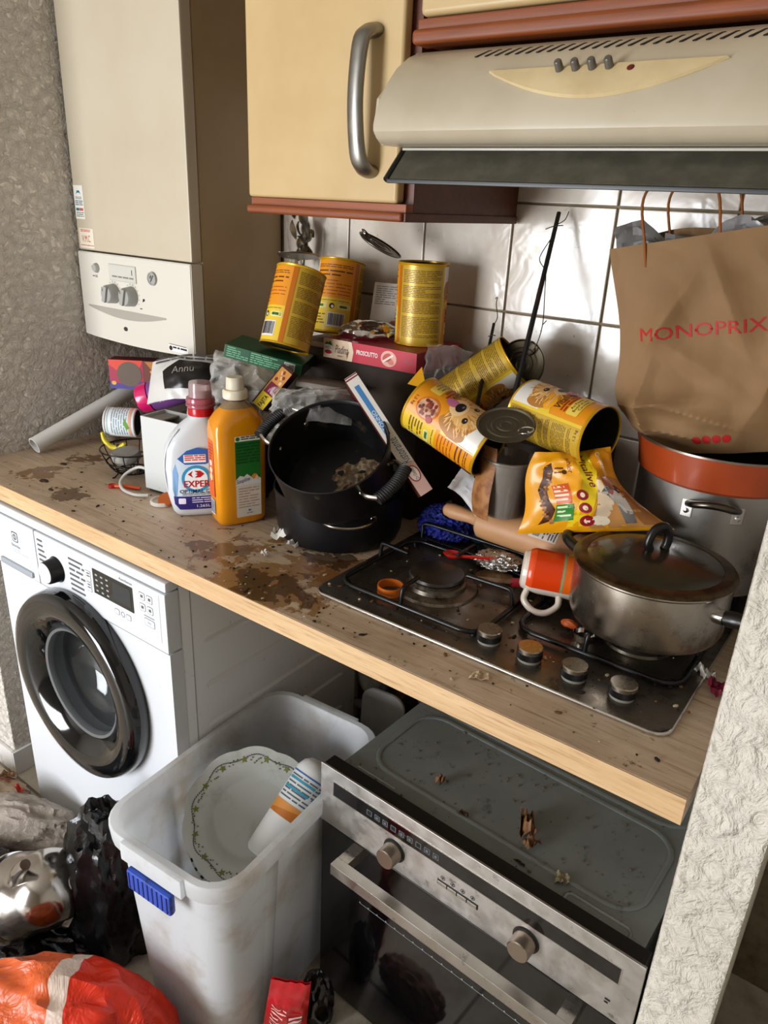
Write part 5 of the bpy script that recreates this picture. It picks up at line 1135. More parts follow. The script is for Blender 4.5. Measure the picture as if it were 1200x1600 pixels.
vt('Vitalive', .585, .72, MAR, .085, .42, 4, shear=.15, bold=.015); vt('junior', .40, .80, MAR, .060, .20, 4, bold=.01)
p.poly([(.16, .80), (.22, .84), (.25, .74), (.22, .62), (.17, .52), (.18, .40), (.23, .28), (.20, .14), (.12, .10), (.16, .24), (.12, .38), (.10, .52), (.15, .66)], flat('#4a2412', .5), 2)
rr = random.Random(6)
for i in range(26): v_ = .12+.7*i/26; c_ = .165+.04*math.sin(v_*11+.6); p.ell(c_+rr.uniform(-.02, .02), v_, .018, .016, (flat('#8a5a34'), flat('#a8794c'), flat('#6a3a1e'))[i % 3], 3, n=8)
p.poly([(.22, .56), (.37, .58), (.36, .34), (.24, .34)], flat('#c5501a', .4), 3).micro(.235, .345, .37, .55, .05, flat('#ecd2b0'), 4, .45).poly([(.24, .33), (.37, .33), (.36, .14), (.22, .13)], flat('#2f7a2c', .4), 3).micro(.245, .345, .16, .31, .05, flat('#cfe0b4'), 4, .45)
for v_ in (.44, .29, .14): p.ell(.455, v_-.02, .052, .062, flat('#8d1420', .4), 4).ell(.455, v_-.02, .022, .03, flat('#e9d6b8'), 5)
p.micro(.26, .35, .66, .78, .05, TXT, 3, .4).ell(.355, .72, .025, .03, flat('#4a2a12'), 3)
p.build('front_print', t, sP, .04, .04, lift=.00012)

# ------------------------------------------------------------------ things lying on the hob
ROLL = M('beech', '#c08f63', .5, var=('#a87a50', 7, .4, .7), bump=(30, .1, .001), dirt=('#6d4a2c', 16, .62, .75))
t = thing('rolling_pin', 'beech wooden rolling pin with price sticker lying across the hob', 'rolling pin', (1.752, .372, .9822), basis((.992, -.02, -.014), (0, -.6, .8)))
lathe('handle', [(0, 0), (.006, .001), (.0115, .006), (.0140, .018), (.0138, .035), (.0115, .055), (.0125, .072), (.016, .080), (0, .080)], ROLL, t, seg=28)
lathe('roller', [(0, .080), (.026, .080), (.030, .084), (.031, .10), (.031, .275), (.029, .280), (0, .281)], ROLL, t, seg=40)
lathe('handle', [(0, .281), (.014, .281), (.012, .30), (.0138, .325), (.010, .345), (0, .348)], ROLL, t, seg=28)
Print(75).rect(-.014, .014, .186, .236, flat('#c9bcb0', .5), 0).barcode(-.010, .012, .190, .206, flat('#d0c5ba'), flat('#4c464a')).micro(-.010, .012, .210, .233, .005, flat('#5d5450'), 1).build('price_sticker', t, oncyl(.0311), .005)
MUGW = M('mug_white', '#d6cabb', .22, coat=.4)
mx = Vector((.92, .38, -.05)).normalized()
t = thing('orange_mug', 'white mug with orange outside lying on its side by the pan', 'mug', (1.966, .268, .9700), basis(mx, (0, -.35, 1)))
lathe('body', [(0, .002), (.024, .0), (.030, .003), (.0345, .014), (.036, .03), (.036, .080), (.0352, .082), (.0338, .080), (.0336, .02), (.028, .008), (0, .006)], MUGW, t, seg=48)
Print(76).rect(-.052, .060, .006, .062, flat('#cf3a0a', .22), 0).rect(-.052, .060, .0625, .0665, flat('#8d8a5a', .3), 0).rect(-.052, .060, .067, .0785, flat('#d35a10', .25), 0).rect(-.052, -.010, .0685, .0785, flat('#b9b83a', .25), 1).rect(-.052, .060, .005, .020, flat('#d8481a', .22), 1).build('glaze', t, lambda x, y, d: Vector(((.0362-(.0065*max(0, (.018-y)/.012)**1.4 if y < .018 else 0)+d)*math.cos(x/.0362), (.0362-(.0065*max(0, (.018-y)/.012)**1.4 if y < .018 else 0)+d)*math.sin(x/.0362), y)), .004, .004)
ca = 2.15
tube('handle', [(.033*math.cos(ca), .033*math.sin(ca), .014), (.050*math.cos(ca), .050*math.sin(ca), .012), (.064*math.cos(ca), .064*math.sin(ca), .028), (.064*math.cos(ca), .064*math.sin(ca), .048), (.050*math.cos(ca), .050*math.sin(ca), .064), (.034*math.cos(ca), .034*math.sin(ca), .064)], .0052, MUGW, t, seg=12, smooth=6, flat=1.4)
# clear beaker with a curled brown paper in it
BK = M('beaker_plastic', '#8d857b', .10, alpha=.62, spec=.9, coat=.5)
t = thing('clear_beaker', 'grey see-through plastic beaker standing on the rolling pin', 'beaker', (1.872, .362, 1.012), (.02, .05, 0))
lathe('wall', [(0, 0), (.033, 0), (.035, .002), (.0435, .098), (.046, .100), (.046, .103), (.0435, .104), (.0415, .100), (.0335, .004), (0, .003)], BK, t, seg=48)
lathe('dregs', [(0, .004), (.0325, .004), (.037, .05), (0, .055)], M('dark_dregs', '#2c2019', .5), t, seg=32)
def bp_(u, v): a = 2.35+.95*v; r_ = .0485+.004*math.sin(u*6)+.006*u; return Vector((r_*math.cos(a), r_*math.sin(a), -.002+.128*u))
o = surf('paper_strip', bp_, 16, 10, M('brown_strip', '#a06c3c', .6, var=('#7a4a22', 40, .4, .6)), None, .001); place(o, (1.872, .362, 1.010), (.02, .05, 1.45)); tag(o, 'curled brown paper strip hanging over the clear beaker', 'paper')
def wl(u, v): return Vector((-.04+.08*u, .01*math.sin(u*4), .045*v-.02*u))
tag(place(surf('tissue', lambda u, v: wl(u, v)+Vector((0, .006*ridge((u*3, v*3, 2), 2), 0)), 14, 8, M('white_wrap', '#d2d0d0', .35), None, .0012), (1.812, .345, 1.022), (.2, .5, .55)), 'white glossy wrapper folded behind the rolling pin handle', 'wrapper')
o = crumple('scrub_pad', (.045, .034, .032), M('blue_scrub', '#141a8e', .55, bump=(140, .9, .004), var=('#20307a', 60, .4, .6)), None, .22, 4.5, 2.2, 5, floor=-.024, oct=3); place(o, (1.738, .412, .932), (0, 0, .3)); tag(o, 'fuzzy blue scrubbing pad on the hob by the rolling pin', 'scrubber')
o = crumple('spice_packet', (.04, .012, .05), M('packet_red', '#6a1c12', .4, var=('#3a2a24', 14, .4, .6)), None, .08, 1.5, 8.8, 3, floor=-.05); place(o, (1.722, .525, .957), (0, 0, .25)); tag(o, 'dark red packet standing at the back of the hob', 'packet')
o = crumple('blue_packet', (.030, .012, .045), M('packet_blue', '#22384e', .3, bump=(30, .5, .003)), None, .1, 1.5, 7.7, 3, floor=-.045); place(o, (1.795, .428, .952), (0, 0, .25)); tag(o, 'dark blue crumpled packet behind the rolling pin handle', 'packet')
o = crumple('foil_wad', (.036, .022, .013), M('crushed_foil', '#c4c2c0', .2, 1., bump=(70, 1., .006)), None, .25, 3.5, 1.3, 4, floor=-.008, oct=3); place(o, (1.892, .338, .932), (0, 0, .35)); tag(o, 'crushed aluminium foil wad on the hob', 'foil')
t = thing('bread_crust', 'brown bread crust lying under the foil wad', 'food', (1.900, .318, .9095), .3); crumple('crust', (.030, .014, .010), M('bread_brown', '#5a3d22', .7, var=('#8a6a44', 30, .4, .65)), t, .2, 2, 3.9, 3, floor=-.002)
t = thing('red_spoon', 'small red plastic spoon lying behind the burner cap', 'spoon', (1.836, .296, .938), (0, 0, .30))
tube('handle', [(0, 0, 0), (.03, .002, .003), (.06, .006, .004)], .003, M('spoon_red', '#b81e12', .3), t, seg=8, smooth=3, flat=.6); lathe('bowl', [(0, -.004), (.010, -.002), (.0135, .003), (.0125, .004), (.009, 0), (0, -.002)], M('spoon_red', '#b81e12'), t, seg=20, m=Matrix.Translation((-.012, 0, 0)) @ Matrix.Scale(1.3, 4, (1, 0, 0)))
t = thing('kitchen_knife', 'grimy kitchen knife with red handle across the hob', 'knife', (1.862, .262, .922), (.0, -.08, .30))
prism('blade', [(0, 0), (.02, -.008), (.085, -.009), (.088, .006), (.03, .005)], -.0008, .0008, M('blade_steel', '#8e8982', .28, 1., dirt=('#4a3a2a', 20, .5, .7)), t); tube('handle', [(.085, -.001, 0), (.11, 0, .001), (.135, .001, 0)], [.008, .009, .007], M('knife_red', '#8c1220', .35), t, seg=10, smooth=3, flat=.6)
tag(place(lathe('bottle_ring', [(.0195, 0), (.0215, 0), (.0215, .014), (.0195, .014)], M('ring_orange', '#c2641c', .4), None, seg=32, close=True), (1.789, .158, .9075)), 'orange plastic ring cap lying beside the burner', 'cap')
t = thing('tea_light', 'small silver tea-light cup under the lidded pan', 'tea light', (2.095, .235, .9068)); lathe('cup', [(0, 0), (.016, 0), (.018, .012), (.0165, .012), (.015, .002), (0, .002)], CHROME, t, seg=24)
o = crumple('peel_scrap', (.011, .006, .006), M('peel_orange', '#b4511c', .5), None, .2, 2, 5.5, 3, floor=-.004); place(o, (2.068, .238, .920)); tag(o, 'bit of orange peel between mug and pan', 'scrap')
SC = M('paper_scrap', '#dcd8d0', .6)
def scrap(name, label, loc, sz, mat, rz=0., seed=1., k=.5):
    def f(u, v): return Vector(((u-.5)*sz[0]*(1-.3*v), (v-.5)*sz[1], sz[2]*abs(noise.noise(Vector((u*3, v*3, seed))))*2+sz[2]*k*abs(math.sin(u*5+seed))))
    o = surf(name, f, 8, 6, mat, None, .0006, angle=25); place(o, loc, rz); return tag(o, label, 'scrap')
scrap('napkin_scrap', 'torn white napkin scrap beside the lower black pot', (1.508, .205, .9012), (.050, .030, .018), SC, .5, 2.2)
scrap('napkin_scrap', 'rolled white napkin scrap touching the black pot base', (1.548, .196, .9012), (.045, .018, .012), SC, .9, 4.4)
scrap('napkin_scrap', 'tiny torn white paper bit in front of the pots', (1.532, .128, .9012), (.014, .012, .008), SC, .2, 6.4)
scrap('paper_flake', 'small torn beige paper flake before the hob', (2.020, .052, .9008), (.028, .018, .005), M('beige_flake', '#b39c7c', .7), .3, 3.3)
scrap('paper_flake', 'white torn corner by the right-hand wall', (2.262, .262, .9012), (.020, .026, .010), SC, 1.0, 7.1)
scrap('wrapper_scrap', 'dark red wrapper scrap by the right-hand wall', (2.288, .232, .9012), (.026, .030, .014), M('scrap_maroon', '#6a0f28', .4), .6, 8.1)
# crumbs and burnt bits scattered over hob and worktop: too many to count
bm = bmesh.new(); rr = random.Random(12)
for i in range(520):
    if i < 300: x, y, z = rr.uniform(1.70, 2.26), .10+.47*rr.random(), .9066
    else: x, y, z = rr.choice((rr.uniform(.8, 2.3), rr.gauss(1.62, .12))), abs(rr.gauss(.0, .12))+.01, .9004
    if not (XL+.02 < x < 2.30 and .005 < y < .6): continue
    if z < .905 and 1.675 < x < 2.275 and y > .078: z = .9066
    s = rr.choice((.0012, .0016, .002, .003)); r_ = bmesh.ops.create_icosphere(bm, subdivisions=1, radius=s, matrix=Matrix.Translation((x, y, z+s*.3)) @ Matrix.Rotation(rr.uniform(0, 6), 4, 'Z') @ Matrix.Scale(rr.uniform(.8, 2.2), 4, (1, 0, 0)) @ Matrix.Scale(.5, 4, (0, 0, 1)))
    mi = rr.choice((0, 0, 0, 1, 2)); 
    for v in r_['verts']:
        for f in v.link_faces: f.material_index = mi
o = mesh_obj('crumbs', bm, [M('crumb_dark', '#1f150e', .8), M('crumb_brown', '#6d4a28', .8), M('crumb_pale', '#b8a88c', .8)], smooth=False); o['kind'] = 'stuff'; tag(o, 'scattered crumbs and burnt bits on hob and worktop', 'crumbs')
# ------------------------------------------------------------------ storage box between washer and oven
PLA = bpy.data.materials.new('milky_plastic'); MATS['milky_plastic'] = PLA; _t = NT(PLA)
_c = _t.mix(_t.ramp(_t.noise(7, 5, .65), .50, .78), lin('#eef0f2'), lin('#cbbfae')); _t.set(**{'Base Color': _c, 'Roughness': .38})
_tr = _t.n('ShaderNodeBsdfTranslucent'); _t.link(_c, _tr.inputs[0]); _mx = _t.n('ShaderNodeMixShader'); _mx.inputs[0].default_value = .55
_t.link(_t.b.outputs[0], _mx.inputs[1]); _t.link(_tr.outputs[0], _mx.inputs[2]); _t.link(_mx.outputs[0], _t.out.inputs[0])
sb = thing('storage_box', 'tall milky plastic storage box with blue handle, beside the oven', 'storage box', (1.577, .040, 0), math.radians(4))
HW, HL, HH = .136, .230, .49
def bx_ring(z, grow, r): 
    k = .80+.20*z/HH; return [(x, y, z) for x, y in rrect(-HW*k-grow, HW*k+grow, -HL*(k*.5+.5)-grow, HL*(k*.5+.5)+grow, r, 6)]
bm = bmesh.new(); rings = [[bm.verts.new(q) for q in bx_ring(z, 0, .055)] for z in (.004, .02, .16, .33, .445, .452)]+[[bm.verts.new(q) for q in bx_ring(.4525, .013, .066)], [bm.verts.new(q) for q in bx_ring(.456, .0145, .066)], [bm.verts.new(q) for q in bx_ring(.487, .015, .066)], [bm.verts.new(q) for q in bx_ring(.490, .012, .064)], [bm.verts.new(q) for q in bx_ring(.490, .001, .058)], [bm.verts.new(q) for q in bx_ring(.486, -.002, .055)]]+[[bm.verts.new(q) for q in bx_ring(z, -.0035, .053)] for z in (.45, .33, .16, .02, .009)]
for A, B in zip(rings, rings[1:]):
    for i in range(len(A)): j = (i+1) % len(A); bm.faces.new((A[i], A[j], B[j], B[i]))
bm.faces.new(rings[0][::-1]); bm.faces.new(rings[-1])
mesh_obj('tub', bm, PLA, sb, angle=40)
BLU = M('handle_blue', '#2447a8', .4, dirt=('#15130f', 30, .52, .62))
for s in (-1, 1):
    yy = s*(HL*.99+.018)
    fr = box('handle_frame', (-.072, .072, min(yy-s*.004, yy+s*.006), max(yy-s*.004, yy+s*.006), .452, .490), PLA, sb, bevel=.002)
    hd = None; bm = bmesh.new(); bm_box(bm, -.052, .052, min(yy, yy+s*.014), max(yy, yy+s*.014), .406, .450, bevel=.005); hd = mesh_obj('handle', bm, BLU, sb, wn=True)
    for i in range(9): box('grip_rib', (-.046+.0112*i, -.043+.0112*i, min(yy+s*.013, yy+s*.0155), max(yy+s*.013, yy+s*.0155), .412, .446), M('handle_blue_dark', '#16307c', .45), hd, bevel=.0006)
for s in (-1, 1):
    for yy in (-.10, .10): bm = bmesh.new(); k0, k1 = HW*.815, HW*.985; P = [(s*k0*1.0, yy-.012, .03), (s*k0, yy+.012, .03), (s*k1, yy+.016, .45), (s*k1, yy-.016, .45)]; vb = [bm.verts.new(q) for q in P]; vt_ = [bm.verts.new((q[0]+s*.004, yy+(q[1]-yy)*.5, q[2])) for q in P]; bm.faces.new(vt_); [bm.faces.new((vb[i], vb[(i+1) % 4], vt_[(i+1) % 4], vt_[i])) for i in range(4)]; mesh_obj('stiffening_rib', bm, PLA, sb)
# plate with ivy border
pn = Vector((.45, -.52, .72)).normalized(); pc = Vector((1.572, .040, .378))
t = thing('ivy_plate', 'large scalloped white plate with green ivy border inside the storage box', 'plate', pc, basis(pn, (.8, .6, 0)))
CER = M('porcelain', '#b4b6b1', .18, coat=.5, dirt=('#94968f', 12, .55, .75))
bm = bmesh.new(); n = 120; rg = []
pr_ = [(0, 0), (.070, 0), (.078, .004), (.092, .012), (.118, .020), (.126, .022), (.127, .0245), (.118, .0235), (.091, .0155), (.076, .0072), (.068, .0035), (0, .0035)]
for r, z in pr_:
    if r == 0: rg.append([bm.verts.new((0, 0, z))]); continue
    rg.append([bm.verts.new(((r*(1+.035*abs(math.sin(5*2*PI*i/n))*max(0, (r-.09)/.037)))*math.cos(2*PI*i/n)*1.0, (r*(1+.035*abs(math.sin(5*2*PI*i/n))*max(0, (r-.09)/.037)))*math.sin(2*PI*i/n), z)) for i in range(n)])
for A, B in zip(rg, rg[1:]):
    for i in range(n):
        j = (i+1) % n
        if len(A) == 1: bm.faces.new((A[0], B[j], B[i]))
        elif len(B) == 1: bm.faces.new((A[i], A[j], B[0]))
        else: bm.faces.new((A[i], A[j], B[j], B[i]))
mesh_obj('dish', bm, CER, t, angle=40); t.scale = (1.0, 1.0, 1.0)
p = Print(81); rr = random.Random(3); IV, VN = flat('#6b6f2c'), flat('#4c4a50')
def leaf5(cx, cy, s, a): p.poly([(cx+s*(1 if k % 2 == 0 else .45)*math.cos(a+k*PI/5), cy+s*(1 if k % 2 == 0 else .45)*math.sin(a+k*PI/5)) for k in range(10)], IV, 1)
for i in range(150):
    a = 2*PI*i/150*.92; r = .112+.004*math.sin(a*9); p.ell(r*math.cos(a), r*math.sin(a), .0026, .0011, VN, 0, n=6, rot=a+PI/2+.5*math.sin(a*14))
for i in range(14):
    a = .15+2*PI*i/14*.92; leaf5(.108*math.cos(a), .108*math.sin(a), .0075, a)
    for k in range(7): b_ = a+.08+.035*k; q = .106+rr.uniform(-.006, .006); p.ell(q*math.cos(b_), q*math.sin(b_), .0018, .0016, VN if k % 2 else IV, 1, n=6)
def plF(x, y, d):
    r = math.hypot(x, y); z = .0155+(r-.091)*(.0235-.0155)/.027 if r > .091 else .0072+(r-.076)*.0083/.015; return Vector((x, y, z+.0004+d))
p.build('ivy_border', t, plF)
t = thing('striped_dish', 'white dish with black stripes tucked behind the ivy plate', 'dish', pc-pn*.034+Vector((.002, -.012, -.020)), basis(pn, (.8, .6, 0)))
lathe('dish', [(0, 0), (.06, 0), (.105, .014), (.122, .018), (.122, .020), (.104, .017), (.06, .003), (0, .003)], CER, t, seg=64)
p = Print(82)
for i in range(40): a = 2*PI*i/40; p.poly([(.106*math.cos(a), .106*math.sin(a)), (.121*math.cos(a), .121*math.sin(a)), (.121*math.cos(a+.06), .121*math.sin(a+.06)), (.106*math.cos(a+.06), .106*math.sin(a+.06))], INK)
p.build('stripes', t, lambda x, y, d: Vector((x, y, .0175+(math.hypot(x, y)-.104)*.166+.0006+d)))
t = thing('white_tub', 'white plastic bottle with orange and blue label inside the storage box', 'bottle', (1.652, -.012, .372), basis((.05, .72, .58), (.5, -.7, .4)))
lathe('body', [(0, 0), (.032, 0), (.037, .006), (.038, .02), (.038, .17), (.032, .185), (.02, .195), (0, .197)], M('bottle_white', '#d3d4d2', .3), t, seg=44)
Print(83).rect(-.055, .060, .078, .104, flat('#b4671c'), 0).poly([(-.055, .104), (.06, .104), (.02, .098), (-.055, .084)], flat('#c9863a'), 1).micro(-.05, .055, .110, .155, .007, flat('#4c5a66'), 0, .4).rect(-.055, .06, .160, .163, flat('#2f5a94'), 0).micro(-.05, .05, .112, .15, .018, flat('#2f86a0'), 1, .25).rect(.03, .05, .125, .145, flat('#c47a2c'), 1).build('label', t, oncyl(.0382), .006)

# ------------------------------------------------------------------ under the worktop, behind
tag(place(box('back_panel', (0, .42, 0, .012, 0, .60), M('panel_brown', '#7a5636', .6, var=('#68472b', 5, .4, .7)), None, bevel=.001), (1.505, .618, .004)), 'brown board standing behind the storage box', 'board')
t = thing('drain_pipes', 'white plastic drain pipes with siphon below the worktop', 'pipe', (1.362, .565, 0))
PW = M('pipe_white', '#c9c7c3', .35)
tube('riser', [(.0, .03, .20), (.0, .03, .45), (.0, .03, .80)], .032, PW, t, seg=20)
tube('siphon', [(.052, .035, .80), (.052, .035, .40), (.056, .035, .34), (.075, .035, .315), (.094, .035, .34), (.098, .035, .40), (.098, .035, .80)], .0205, PW, t, seg=16, smooth=5)
tube('coupling', [(.052, .035, .405), (.052, .035, .430)], .0255, PW, t, seg=18)
tube('hose', [(-.05, .05, .22), (-.01, .005, .262), (.05, .005, .268), (.11, .02, .29), (.135, .035, .40)], .012, M('hose_grey', '#6d7478', .4), t, seg=10, smooth=6)
t = thing('cutting_board', 'pale grey rounded plastic board standing behind the storage box', 'board', (1.592, .420, .002), (-.06, 0, .12))
prism('panel', rrect(-.056, .056, 0, .452, .035, 6), -.003, .003, M('board_grey', '#a9a7a2', .5, var=('#97948e', 9, .4, .7)), t, m=Matrix.Rotation(PI/2, 4, 'X'))
t = thing('wall_socket', 'white socket with black plug behind the oven', 'socket', (1.548, .6055, .322)); box('plate', (0, .07, 0, .012, -.04, .04), flat('#cfcdc6', .4), t, bevel=.003)
lathe('plug', [(0, .0), (.022, 0), (.024, .006), (.020, .03), (.009, .036), (0, .036)], BLACKP, t, seg=24, m=Matrix.Translation((.018, -.0002, 0)) @ Matrix.Rotation(PI/2, 4, 'X')); tube('cord', [(.018, -.03, 0), (.014, -.045, -.02), (.01, -.045, -.08), (.01, -.03, -.2), (.01, -.03, -.38)], .004, BLACKP, t, seg=8, smooth=4)

# crumpled leaf and bits on the oven top
LB = M('dry_brown_leaf', '#7a5530', .7, var=('#543418', 40, .4, .65))
ZO = .5585
def oscrap(name, label, loc, sz, mat, rz, seed, k=.6):
    o = scrap(name, label, (loc[0], loc[1], ZO), sz, mat, rz, seed, k); return o
oscrap('dried_leaf', 'large curled brown leaf lying on the grey oven top', (2.072, .178), (.026, .050, .016), LB, .5, 2.4, 1.)
oscrap('dried_leaf', 'smaller curled piece beside the large brown leaf', (2.092, .150), (.030, .020, .012), LB, 1.2, 4.1, .8)
oscrap('dried_leaf', 'small rolled brown leaf at the oven top left', (1.905, .178), (.016, .018, .012), LB, .2, 6.2)
oscrap('dried_leaf', 'flat dark leaf bit in the middle of the oven top', (1.975, .140), (.020, .010, .005), M('dark_leaf', '#3a2a1c', .7), .1, 7.9)
oscrap('food_flake', 'pale crumbled flake near the oven top right', (2.160, .122), (.024, .020, .006), M('pale_flake', '#8a8266', .7), .5, 9.2)
oscrap('black_sliver', 'thin black sliver on the oven top near the leaf', (2.095, .110), (.022, .005, .002), flat('#141312', .6), -.2, 3.2)
bm = bmesh.new(); rr = random.Random(31)
for i in range(130):
    x, y = rr.uniform(1.76, 2.26), rr.uniform(.10, .33); s = rr.choice((.0008, .001, .0014, .0022)); bmesh.ops.create_icosphere(bm, subdivisions=1, radius=s, matrix=Matrix.Translation((x, y, ZO+s*.3)) @ Matrix.Scale(rr.uniform(.8, 2), 4, (1, 0, 0)))
o = mesh_obj('oven_crumbs', bm, M('crumb_grey', '#5a5346', .8), smooth=False); o['kind'] = 'stuff'; tag(o, 'fine crumbs scattered over the oven top', 'crumbs')

# ------------------------------------------------------------------ rubbish on the floor
BB = M('bin_bag_black', '#0b0b0c', .26, bump=(26, .5, .006))
def bag_thing(name, label, cat, loc, sz, mat, amp, freq, seed, rot=0., sub=5, oct=4, angle=30, floor=True, shape=None):
    o = crumple(name, sz, mat, None, amp, freq, seed, sub, floor=(-loc[2]+.001) if floor else None, oct=oct, angle=angle, shape=shape); place(o, loc, rot); return tag(o, label, cat)
bag_thing('bin_bag', 'tall black crinkled bin bag between kettle and storage box', 'rubbish bag', (1.308, -.118, .130), (.088, .070, .200), BB, .16, 1.6, 2.3, rot=.3)
bag_thing('bin_bag', 'black bin bag lying flat behind the steel kettle', 'rubbish bag', (.985, -.238, .045), (.14, .055, .062), BB, .17, 1.9, 8.5, rot=.35)
bag_thing('bin_bag', 'low black bin bag spread under the steel kettle', 'rubbish bag', (1.235, -.235, .02), (.10, .06, .035), BB, .20, 2.2, 5.1, rot=.2)
CLR = M('clear_bag', '#b7aca0', .18, trans=.35, ior=1.2, bump=(60, .9, .006), var=('#8f8072', 7, .4, .7))
bag_thing('clear_bag', 'greyish clear plastic bag slumped before the washing machine', 'rubbish bag', (.93, -.118, .055), (.150, .058, .080), CLR, .14, 2.0, 3.6, rot=.45)
o = crumple('food_waste', (.13, .07, .05), M('waste_pale', '#b49f84', .7, var=('#8a4a34', 22, .50, .60), dirt=('#5d4a34', 30, .55, .65)), None, .22, 3., 6.3, 4, floor=-.02, oct=4); place(o, (.735, -.120, .021), .3); tag(o, 'heap of pale food waste beside the left wall end', 'waste')
for i, (x, y, rz, c, lab) in enumerate(((.80, -.055, .3, '#b3321f', 'red plastic shred on the food waste heap'), (.845, -.115, 1., '#d2c9ba', 'white torn shred on the food waste heap'), (.735, -.04, .7, '#7a5a38', 'brown shred nearest the skirting tile'))):
    o = scrap('packaging_shred', lab, (x, y, .055), (.05, .018, .012), M('shred_%d' % i, c, .5), rz, 3.+i); 
# steel kettle lying on its side
KSC = 1.15; KS = M('kettle_steel', '#b3aea8', .12, 1., dirt=('#5d4c40', 9, .58, .75), rvar=(12, .08, .28))
kx = Vector((.70, .38, .42)).normalized()
t = thing('steel_kettle', 'shiny dented steel kettle lying on the black bags', 'kettle', (1.165, -.255, .132), basis(kx, (0, -.5, 1)))
lathe('body', [(0, 0), (.060, 0), (.070, .006), (.074, .020), (.070, .045), (.066, .060), (.068, .075), (.066, .100), (.056, .122), (.036, .138), (.016, .145), (0, .146)], KS, t, seg=56)
lathe('base_rim', [(.070, -.002), (.0765, -.002), (.0775, .004), (.0765, .010), (.072, .012), (.070, .006)], CHROME, t, seg=48, close=True)
lathe('lid_dimple', [(0, .1475), (.012, .147), (.016, .1455), (.018, .143), (0, .143)], KS, t, seg=24)
tube('handle', [(-.060, .0, .120), (-.098, .0, .128), (-.125, .0, .095), (-.122, .0, .045), (-.095, .0, .020), (-.072, .0, .028)], .0075, CHROME, t, seg=12, smooth=6, flat=1.6)
tube('spout', [(.058, 0, .070), (.082, 0, .095), (.098, 0, .125)], [.018, .013, .009], KS, t, seg=16, smooth=4)
t.scale = (1.15, 1.15, 1.15)
t = thing('steel_cup', 'steel cup lying half out of view below the kettle', 'cup', (1.118, -.330, .075), basis((.5, -.6, .45), (0, 0, 1)))
lathe('shell', [(0, 0), (.040, 0), (.048, .006), (.052, .06), (.0545, .062), (.0545, .064), (.0505, .064), (.0465, .008), (0, .004)], KS, t, seg=44)
t = thing('strap_clip', 'black strap with two riveted metal plates on the bin bag', 'strap', (1.262, -.238, .135), (.2, .1, .5))
box('strap', (-.05, .05, -.012, .012, -.002, .002), BLACKP, t, bevel=.0015)
for x in (-.042, .042): pl = box('plate', (x-.011, x+.011, -.011, .011, .002, .0045), STEEL, t, bevel=.002); lathe('rivet', [(0, .007), (.003, .006), (.004, .0045), (0, .0045)], CHROME, pl, seg=12, m=Matrix.Translation((x, 0, 0)))
o = crumple('cotton_waste', (.055, .04, .045), M('fluff_white', '#c3c3c8', .9, bump=(120, 1., .006)), None, .22, 3., 2.9, 4, oct=4); place(o, (1.205, -.385, .105), .3); tag(o, 'greyish white fluffy wad below the kettle', 'wad')
o = crumple('foam_waste', (.10, .06, .05), M('foam_white', '#cdcac4', .8, bump=(70, .8, .005), dirt=('#6d5a44', 22, .58, .68)), None, .2, 2.4, 4.9, 4, floor=-.05, oct=4); place(o, (1.255, -.435, .05), .5); tag(o, 'dirty white foam scraps behind the orange bag', 'waste')
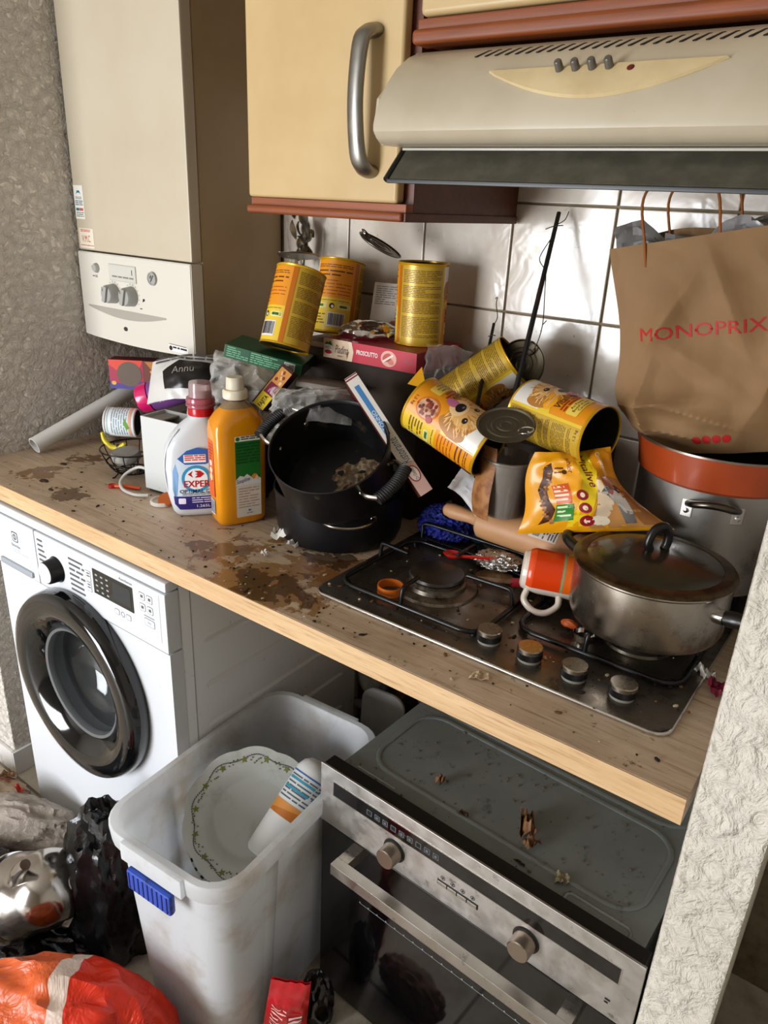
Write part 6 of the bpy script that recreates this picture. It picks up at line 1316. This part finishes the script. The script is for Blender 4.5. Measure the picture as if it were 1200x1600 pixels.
# orange carrier bag with white pattern
def orange_mat():
    m = bpy.data.materials.new('orange_bag'); t_ = NT(m); v = t_.sep()
    n_ = t_.noise(5, 2, .4); a = t_.math('ADD', v[0], t_.math('MULTIPLY', t_.math('SUBTRACT', n_, .5), .16))
    st = t_.math('LESS_THAN', t_.math('ABSOLUTE', t_.math('SUBTRACT', a, .022)), .017)
    d1 = t_.dist((.07, -.13, .06)); st2 = t_.math('LESS_THAN', t_.math('ABSOLUTE', t_.math('SUBTRACT', d1, .075)), .018)
    side = t_.ramp(a, .03, .035); c = t_.mix(side, lin('#cf5a26'), lin('#d02a08'))
    c = t_.mix(t_.math('MAXIMUM', st, st2), c, lin('#d9c3b4')); t_.set(**{'Base Color': c, 'Roughness': .38}); t_.bump(t_.noise(10, 4, .6, dist=1.2), .9, .014); return m
bag_thing('orange_bag', 'orange carrier bag with white shapes slumped in the foreground', 'carrier bag', (1.468, -.338, .072), (.205, .098, .160), orange_mat(), .11, 2.0, 1.9, rot=.52, angle=40, oct=2)
t = thing('red_packet', 'shiny red snack packet standing between box and oven', 'packet', (1.745, -.060, 0.002), (0.12, .10, .6))
def rp_(u, v): w_ = .042-.006*v; return Vector(((u-.5)*2*w_, .014*math.sin(PI*u)*math.sin(PI*min(1, v*1.05))+.004*ridge((u*4, v*5, 2), 2), .205*v))
surf('front_film', rp_, 14, 24, M('packet_gloss_red', '#b50f1c', .18, coat=.4, bump=(40, .4, .003)), t, .001)
surf('back_film', lambda u, v: rp_(u, v)*1-Vector((0, .004+.028*math.sin(PI*u)*math.sin(PI*min(1, v*1.05)), 0)), 14, 24, MATS['packet_gloss_red'], t, .001)
Print(91).micro(-.03, .0, .03, .14, .010, flat('#e2b9b4', .3), 0, .3).micro(.006, .030, .02, .12, .012, flat('#f0d9d4', .3), 0, .5).build('print', t, lambda x, y, d: rp_(x/.08+.5, y/.205)+Vector((0, -.034*math.sin(PI*(x/.08+.5))*math.sin(PI*min(1, y/.205*1.05))-.0048-d, 0)), .008, .01)
o = crumple('dark_packet', (.03, .022, .07), M('packet_black', '#12100f', .16, coat=.4, bump=(30, .5, .004)), None, .14, 1.8, 5.7, 4, floor=-.07); place(o, (1.775, .005, .0705), .4); tag(o, 'glossy dark packet beside the red snack packet', 'packet')
o = crumple('brown_rag', (.07, .035, .03), M('rag_brown', '#5a3a1a', .8), None, .2, 2., 7.7, 4, floor=-.03); place(o, (1.88, -.03, .0305), .1); tag(o, 'brown crumpled rag on the floor at the oven door', 'rag')
# beyond the right-hand wall: dim clutter on the floor
o = crumple('dark_heap', (.14, .16, .10), M('heap_brown', '#2a2018', .85, var=('#4a3420', 14, .45, .65)), None, .2, 2.2, 3.4, 4, floor=-.1); place(o, (2.60, .30, .1005), .2); tag(o, 'dim brown heap of clutter beyond the right wall', 'waste')
bpy.context.view_layer.update()
